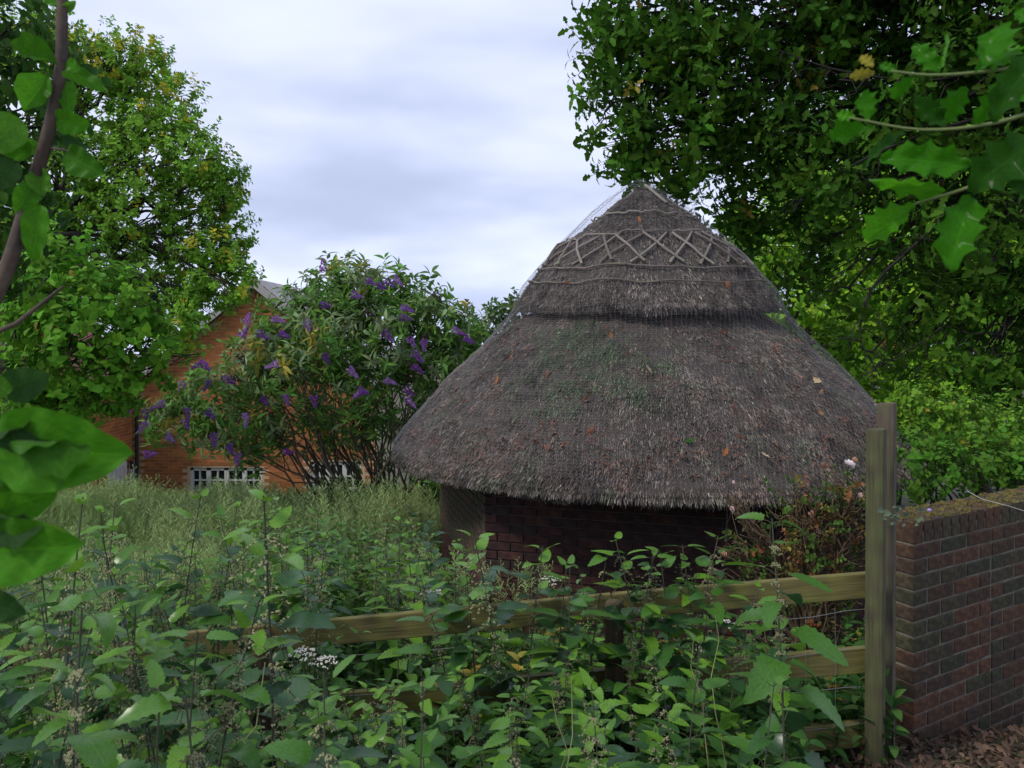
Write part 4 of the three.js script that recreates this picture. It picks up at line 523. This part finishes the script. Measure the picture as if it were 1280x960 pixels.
{ // low ground cover below the nettles
  const R = rng(430), hl = leaf({ L: 1, W: 0.33, rows: 6, prof: nettleP, fold: 0.25, curl: 0.35 }), sh = [1, 2, 3].map(i => shoot(150 + i, 8, hl, 0.36, { face: 0.7, tip: 0.5, twig: 0.012 })), acc = sh.map(() => [[], []]);
  for (let i = 0; i < 6200; i++) { const d = lerp(1.25, 7.5, Math.pow(R(), 1.2)), px = lerp(-150, 1140, R()), x = (px - 640) / 960 * d, z = -d; if (Math.hypot(x - HX, z - HZ) < 2.3) continue; if (x > 1.75 && d < 4.6) continue; if (px > 1000 && d < 3.3) continue; const front = d < 3.4, j = i % 3, y = ground(x, z) + (front ? 0.32 : 0.35) * R() * R(); acc[j][0].push(place(V(x, y - 0.03, z), V((R() - 0.5) * 0.7, 1, (R() - 0.5) * 0.7).normalize(), R() * 6, 0.12 + 0.14 * R())); const k = 0.65 + 0.7 * R(); acc[j][1].push(R() < 0.04 ? C(0.30 * k, 0.26 * k, 0.05 * k) : C(0.058 * k, 0.155 * k, 0.032 * k)); }
  const g = thing('undergrowth', 'low mixed green ground cover under the nettles', 'undergrowth'); g.userData.kind = 'stuff'; acc.forEach(([m, c], i) => instanced('foliage', sh[i], foliageM, m, c, g, 'stuff'));
  // fallen leaves by the foot of the wall
  const lit = leaf({ L: 0.042, W: 0.013, rows: 5, prof: oakP, fold: 0.5, curl: -0.4, twist: 0.5 }), lm = [], lc = []; for (let i = 0; i < 3600; i++) { const d = lerp(2.2, 4.4, R()), px = lerp(1040, 1420, R()), x = (px - 640) / 960 * d; lm.push(place(V(x, ground(x, -d) + 0.006 + 0.02 * R(), -d), V(R() - 0.5, 0.25 * (R() - 0.3), R() - 0.5).normalize(), R() * 6, 0.7 + 0.8 * R())); const k = 0.4 + 0.9 * R(); lc.push(C(0.11 * k, 0.066 * k, 0.042 * k)); }
  const l = instanced('leaf_litter', lit, std(1, 1, 1, { side: THREE.DoubleSide }), lm, lc, scene, 'stuff'); tag(l, 'brown fallen leaves strewn on the earth at the foot of the brick wall', 'leaf litter', null, 'stuff');
}
// white umbels
{
  const R = rng(440), wm = std(0.62, 0.60, 0.52), sm = std(0.09, 0.12, 0.05);
  [[378, 818, 3.0, 'white flower head among the nettles in front of the lower rail'], [405, 828, 3.0, 'white flower head among the nettles in front of the lower rail'], [540, 742, 3.8, 'cream flower head beside the corner of the hut behind the rail'], [688, 726, 3.7, 'small white flower head above the top rail before the dark brickwork'], [905, 780, 3.8, 'white flower head between the upper rails under the rose bush'], [825, 768, 3.8, 'white flower head between the rails beside the round fence post'], [880, 812, 3.7, 'white flower head between the rails below the rose bush']].forEach(([px, py, d, lab], i) => {
    const p = at(px, py, d), g = thing('white_umbel', lab, 'flower', i < 2 ? 'white flower heads before the rail' : undefined); const yb = ground(p.x, p.z); g.position.set(p.x, yb, p.z); const h = p.y - yb; part('stem', tube([V(0, 0, 0), V(0.02, h * 0.6, 0.01), V(0, h - 0.06, 0)], 0.003, 0.002, 4), sm, g);
    const fl = [], st = []; for (let k = 0; k < 12; k++) { const a = k * 2.4, r = 0.055 * Math.sqrt(k / 12), c = V(Math.cos(a) * r, h + 0.01 - r * r * 5, Math.sin(a) * r); st.push(tube([V(0, h - 0.06, 0), c.clone().multiplyScalar(0.5).setY(h - 0.03), c], 0.001, 0.0008, 3)); for (let q = 0; q < 9; q++) { const f = new THREE.OctahedronGeometry(0.0036); f.translate(c.x + (R() - 0.5) * 0.022, c.y + (R() - 0.5) * 0.006, c.z + (R() - 0.5) * 0.022); fl.push(f); } } part('stalks', merge(st), sm, g); part('florets', merge(fl), wm, g); });
  // pale grass stalks arching up through the nettles
  [[700, 960, 715, 850, 2.0], [745, 960, 690, 870, 2.1], [880, 960, 868, 800, 2.3], [560, 960, 500, 905, 2.2], [300, 960, 330, 830, 1.9], [905, 930, 895, 770, 2.6], [150, 960, 128, 700, 2.2]].forEach(([a, b, c, e, d]) => { const p = at(a, b + 200, d), q = at(c, e, d - 0.1), m = new THREE.Mesh(tube(bend(p, q, 0.1, 9, R, 0.06), 0.0022, 0.0012, 4), std(0.30, 0.32, 0.12)); m.name = numbered('grass_stalk'); shade(m); tag(m, 'single pale grass stalk arching up among the nettles', 'grass stalk', 'pale grass stalks among the nettles'); scene.add(m); });
}
// ---------------------------------------------------------------- close sprays of leaves
function spray(name, label, category, origin) { const g = thing(name, label, category); g.position.copy(origin); return g; }
function nearLeaf(g, geo, m, p0, p1, width, tilt, scaleZ = 1) { // geo has unit length, half-width 0.5 of its own
  const a = at(...p0).sub(g.position), b = at(...p1).sub(g.position), dir = b.clone().sub(a), L = dir.length(); dir.normalize();
  const view = a.clone().add(g.position).sub(V(0, EYE, 0)).normalize().negate(); const x = V().crossVectors(dir, view).normalize().applyAxisAngle(dir, tilt), z = V().crossVectors(x, dir);
  const o = part('leaf', geo, m, g); o.applyMatrix4(new THREE.Matrix4().makeBasis(x, dir, z).scale(V(width * L, L, L * scaleZ)).setPosition(a.x, a.y, a.z)); return o;
}
{
  const hg = [leaf({ L: 1, W: 1, rows: 32, cols: 3, prof: hollyP, fold: 0.12, curl: 0.22, wave: 0.05 }), leaf({ L: 1, W: 1, rows: 32, cols: 3, prof: hollyP, fold: 0.2, curl: -0.2, wave: 0.06, twist: 0.5 })];
  const hm = [[0.065, 0.31, 0.008], [0.12, 0.46, 0.014], [0.035, 0.15, 0.009]].map(c => leafMat(...c, { map: leafTex, bumpMap: leafBump, bumpScale: 0.0004, transmission: 0.52, clearcoat: 0.14, clearcoatRoughness: 0.2 })), hy = leafMat(0.42, 0.38, 0.05, { map: leafTex, transmission: 0.4 });
  const d = 0.85, o = at(1300, 180, d), h = spray('holly_spray', 'spiny glossy holly spray reaching in close above the brick wall', 'branch', o);
  const st = std(0.17, 0.22, 0.07); const tw = P => part('twig', tube(new THREE.CatmullRomCurve3(P.map(p => at(...p).sub(o))).getPoints(12), 0.0026, 0.0012, 6), st, h);
  tw([[1330, 70, d], [1250, 88, d], [1160, 95, d], [1112, 90, d]]); tw([[1320, 130, d], [1240, 155, d], [1150, 163, d], [1060, 148, d]]); tw([[1330, 190, d * 0.97], [1260, 215, d * 0.97], [1200, 238, d * 0.97], [1140, 256, d]]);
  for (const [a, b, w, t, k, m] of [
    [[1212, 208, 0.80], [1098, 192, 0.82], 0.24, 0.25, 0, 0], [[1180, 240, 0.82], [1080, 218, 0.84], 0.20, -0.2, 1, 1], [[1142, 256, 0.83], [1080, 306, 0.85], 0.22, 0.5, 1, 1], [[1212, 246, 0.82], [1184, 332, 0.80], 0.30, 0.2, 0, 0], [[1300, 170, 0.78], [1208, 236, 0.80], 0.36, 0.1, 0, 2], [[1300, 60, 0.78], [1232, 150, 0.80], 0.26, 0.3, 0, 2],
    [[1172, 92, 0.85], [1138, 52, 0.86], 0.28, 0.2, 0, 0], [[1172, 92, 0.85], [1190, 55, 0.86], 0.22, -0.7, 1, 1], [[1142, 96, 0.85], [1114, 126, 0.87], 0.24, 0.4, 1, 0], [[1118, 90, 0.85], [1096, 80, 0.86], 0.3, 0.3, 0, 0], [[1090, 85, 0.85], [1072, 68, 0.86], 0.3, 0.2, 0, 3], [[1092, 92, 0.85], [1058, 98, 0.86], 0.24, 0.2, 1, 3], [[1220, 90, 0.84], [1240, 40, 0.86], 0.24, 0.5, 1, 0], [[1240, 88, 0.84], [1270, 45, 0.86], 0.28, -0.4, 0, 1], [[1250, 100, 0.83], [1222, 160, 0.84], 0.30, -0.5, 0, 0], [[1206, 110, 0.86], [1172, 160, 0.88], 0.32, 0.2, 1, 0], [[1068, 148, 0.85], [1042, 142, 0.86], 0.32, 0.2, 0, 1], [[1082, 155, 0.86], [1074, 118, 0.87], 0.26, 0.6, 1, 0], [[1090, 160, 0.86], [1036, 180, 0.88], 0.18, 0.9, 1, 0], [[1130, 166, 0.87], [1072, 202, 0.89], 0.20, 0.9, 0, 2], [[1180, 160, 0.86], [1140, 130, 0.88], 0.26, 0.5, 1, 2], [[1300, 250, 0.78], [1262, 210, 0.8], 0.4, 0.2, 0, 2], [[1260, 100, 0.86], [1290, 130, 0.84], 0.35, 0.3, 1, 0], [[1300, 30, 0.84], [1262, 12, 0.86], 0.3, 0.2, 0, 0]])
    nearLeaf(h, hg[k], m === 3 ? hy : hm[m], a, b, w, t);
}
{
  const pg = [leaf({ L: 1, W: 1, rows: 18, cols: 3, prof: t => Math.pow(oval(t), 0.72) * (Math.round(t * 36) % 2 ? 1 : 0.975), fold: 0.10, curl: 0.16, wave: 0.03 }), leaf({ L: 1, W: 1, rows: 18, cols: 3, prof: t => oval(t) * (Math.round(t * 36) % 2 ? 1 : 0.975), fold: 0.28, curl: -0.25, twist: 0.4, wave: 0.04 })];
  const pm = [[0.08, 0.28, 0.014], [0.11, 0.40, 0.016], [0.050, 0.14, 0.026], [0.14, 0.40, 0.03]].map(c => leafMat(...c, { map: leafTex, bumpMap: leafBump, bumpScale: 0.0006, transmission: 0.5, clearcoat: 0.16, clearcoatRoughness: 0.3 }));
  const o = at(-20, 380, 1.05), s = spray('sallow_branch', 'brown sallow branch with broad green leaves slanting up close by', 'branch', o), bk = std(0.115, 0.078, 0.058, { map: gritTex, bumpMap: gritBump, bumpScale: 0.002 });
  part('stem', tube(new THREE.CatmullRomCurve3([[-30, 420, 1.02], [8, 340, 1.03], [40, 240, 1.05], [63, 165, 1.05], [78, 90, 1.06], [80, 20, 1.07], [84, -60, 1.08]].map(p => at(...p).sub(o))).getPoints(30), 0.0105, 0.0068, 9), bk, s);
  part('twig', tube([at(-40, 430, 1.0), at(20, 405, 1.02), at(80, 358, 1.05)].map(p => p.sub(o)), 0.0045, 0.002, 6), bk, s);
  part('twig', tube([at(62, 185, 1.05), at(80, 188, 1.04), at(96, 192, 1.04)].map(p => p.sub(o)), 0.002, 0.001, 5), bk, s);
  for (const [a, b, w, t, k, m] of [[[74, 82, 1.05], [18, 68, 1.05], 0.20, 0.9, 1, 0], [[62, 96, 1.05], [34, 146, 1.04], 0.30, 0.5, 1, 1], [[90, 100, 1.05], [144, 134, 1.03], 0.22, -0.5, 1, 0], [[84, 102, 1.06], [88, 142, 1.05], 0.28, 0.2, 0, 1], [[86, 78, 1.06], [104, 98, 1.05], 0.3, 0.4, 0, 1], [[70, 150, 1.05], [111, 158, 1.04], 0.33, 0.2, 0, 1], [[84, 192, 1.04], [126, 218, 1.02], 0.30, 0.3, 0, 0], [[80, 170, 1.05], [120, 182, 1.05], 0.26, 0.8, 1, 2], [[50, 180, 1.05], [22, 192, 1.04], 0.38, 0.2, 0, 3], [[40, 195, 1.04], [-10, 168, 1.02], 0.36, 0.1, 0, 1], [[20, 200, 1.03], [-6, 238, 1.02], 0.40, 0.3, 0, 2], [[45, 230, 1.04], [20, 268, 1.03], 0.34, 0.2, 0, 1], [[50, 255, 1.04], [40, 328, 1.03], 0.22, 0.3, 0, 1], [[52, 210, 1.05], [60, 250, 1.05], 0.3, 0.5, 1, 3], [[82, 10, 1.07], [56, -16, 1.07], 0.4, 0.3, 0, 1], [[80, 15, 1.07], [98, 4, 1.07], 0.3, 0.3, 0, 3], [[28, 150, 1.02], [-20, 190, 1.0], 0.42, 0.3, 0, 3]]) nearLeaf(s, pg[k], pm[m], a, b, w, t);
  const o2 = at(-40, 640, 0.62), q = spray('sallow_shoot', 'close shoot of large rounded green leaves before the meadow', 'branch', o2);
  part('stem', tube([at(-60, 760, 0.62), at(-20, 600, 0.64), at(-10, 480, 0.66), at(-30, 400, 0.68)].map(p => p.sub(o2)), 0.004, 0.0025, 7), bk, q);
  for (const [a, b, w, t, k, m] of [[[-8, 556, 0.62], [152, 572, 0.60], 0.30, 0.15, 0, 1], [[2, 488, 0.68], [62, 470, 0.69], 0.42, 0.2, 0, 2], [[-20, 548, 0.60], [72, 514, 0.63], 0.15, 0.9, 1, 2], [[10, 552, 0.60], [122, 538, 0.61], 0.09, 1.2, 1, 0], [[-20, 480, 0.66], [13, 488, 0.66], 0.5, 0.2, 0, 3], [[-30, 690, 0.60], [90, 686, 0.58], 0.30, 0.15, 0, 1], [[-10, 640, 0.62], [70, 618, 0.62], 0.30, 0.4, 0, 1], [[-20, 645, 0.60], [66, 640, 0.60], 0.14, 1.0, 1, 2], [[-30, 600, 0.62], [18, 640, 0.62], 0.4, 0.3, 0, 0], [[-30, 750, 0.6], [28, 772, 0.6], 0.34, 0.3, 0, 2], [[-40, 510, 0.62], [20, 600, 0.63], 0.34, 0.5, 0, 0]]) nearLeaf(q, pg[k], pm[m], a, b, w, t);
  // sprig trailing across the post onto the wall
  const o3 = at(1108, 650, 3.12), iv = spray('trailing_sprig', 'small dark leafy sprig trailing from the post onto the brick wall', 'plant', o3); part('stem', tube([at(1100, 640, 3.14), at(1120, 646, 3.10), at(1152, 642, 3.35)].map(p => p.sub(o3)), 0.0015, 0.001, 4), bk, iv); const R = rng(77), lm = leafMat(0.13, 0.17, 0.11); for (let i = 0; i < 24; i++) { const px = lerp(1102, 1154, R()), py = 634 + 26 * R(); nearLeaf(iv, pg[0], lm, [px, py, 3.12], [px + (R() - 0.5) * 14, py + 8 * R() - 1, 3.1], 0.36, (R() - 0.5) * 2); }
  const bead = new THREE.Mesh(new THREE.IcosahedronGeometry(0.011, 2), std(0.30, 0.24, 0.50)); const bp = bead.geometry.attributes.position; for (let i = 0; i < bp.count; i++) { const k = 1 + 0.15 * n3(bp.getX(i) * 300, bp.getY(i) * 300, bp.getZ(i) * 300); bp.setXYZ(i, bp.getX(i) * k, bp.getY(i) * k * 0.85, bp.getZ(i) * k); } bead.name = 'flower_head'; const bp2 = at(1163, 619, 3.9); bead.position.copy(bp2); bead.position.y = -0.33 + 13 * 0.075 + 0.118; shade(bead); tag(bead, 'tiny round violet flower head lying on the wall coping', 'flower'); scene.add(bead);
}
// ---------------------------------------------------------------- the canopy over the path where the photographer stands (its shade is in the picture)
renderer.render(scene, camera);
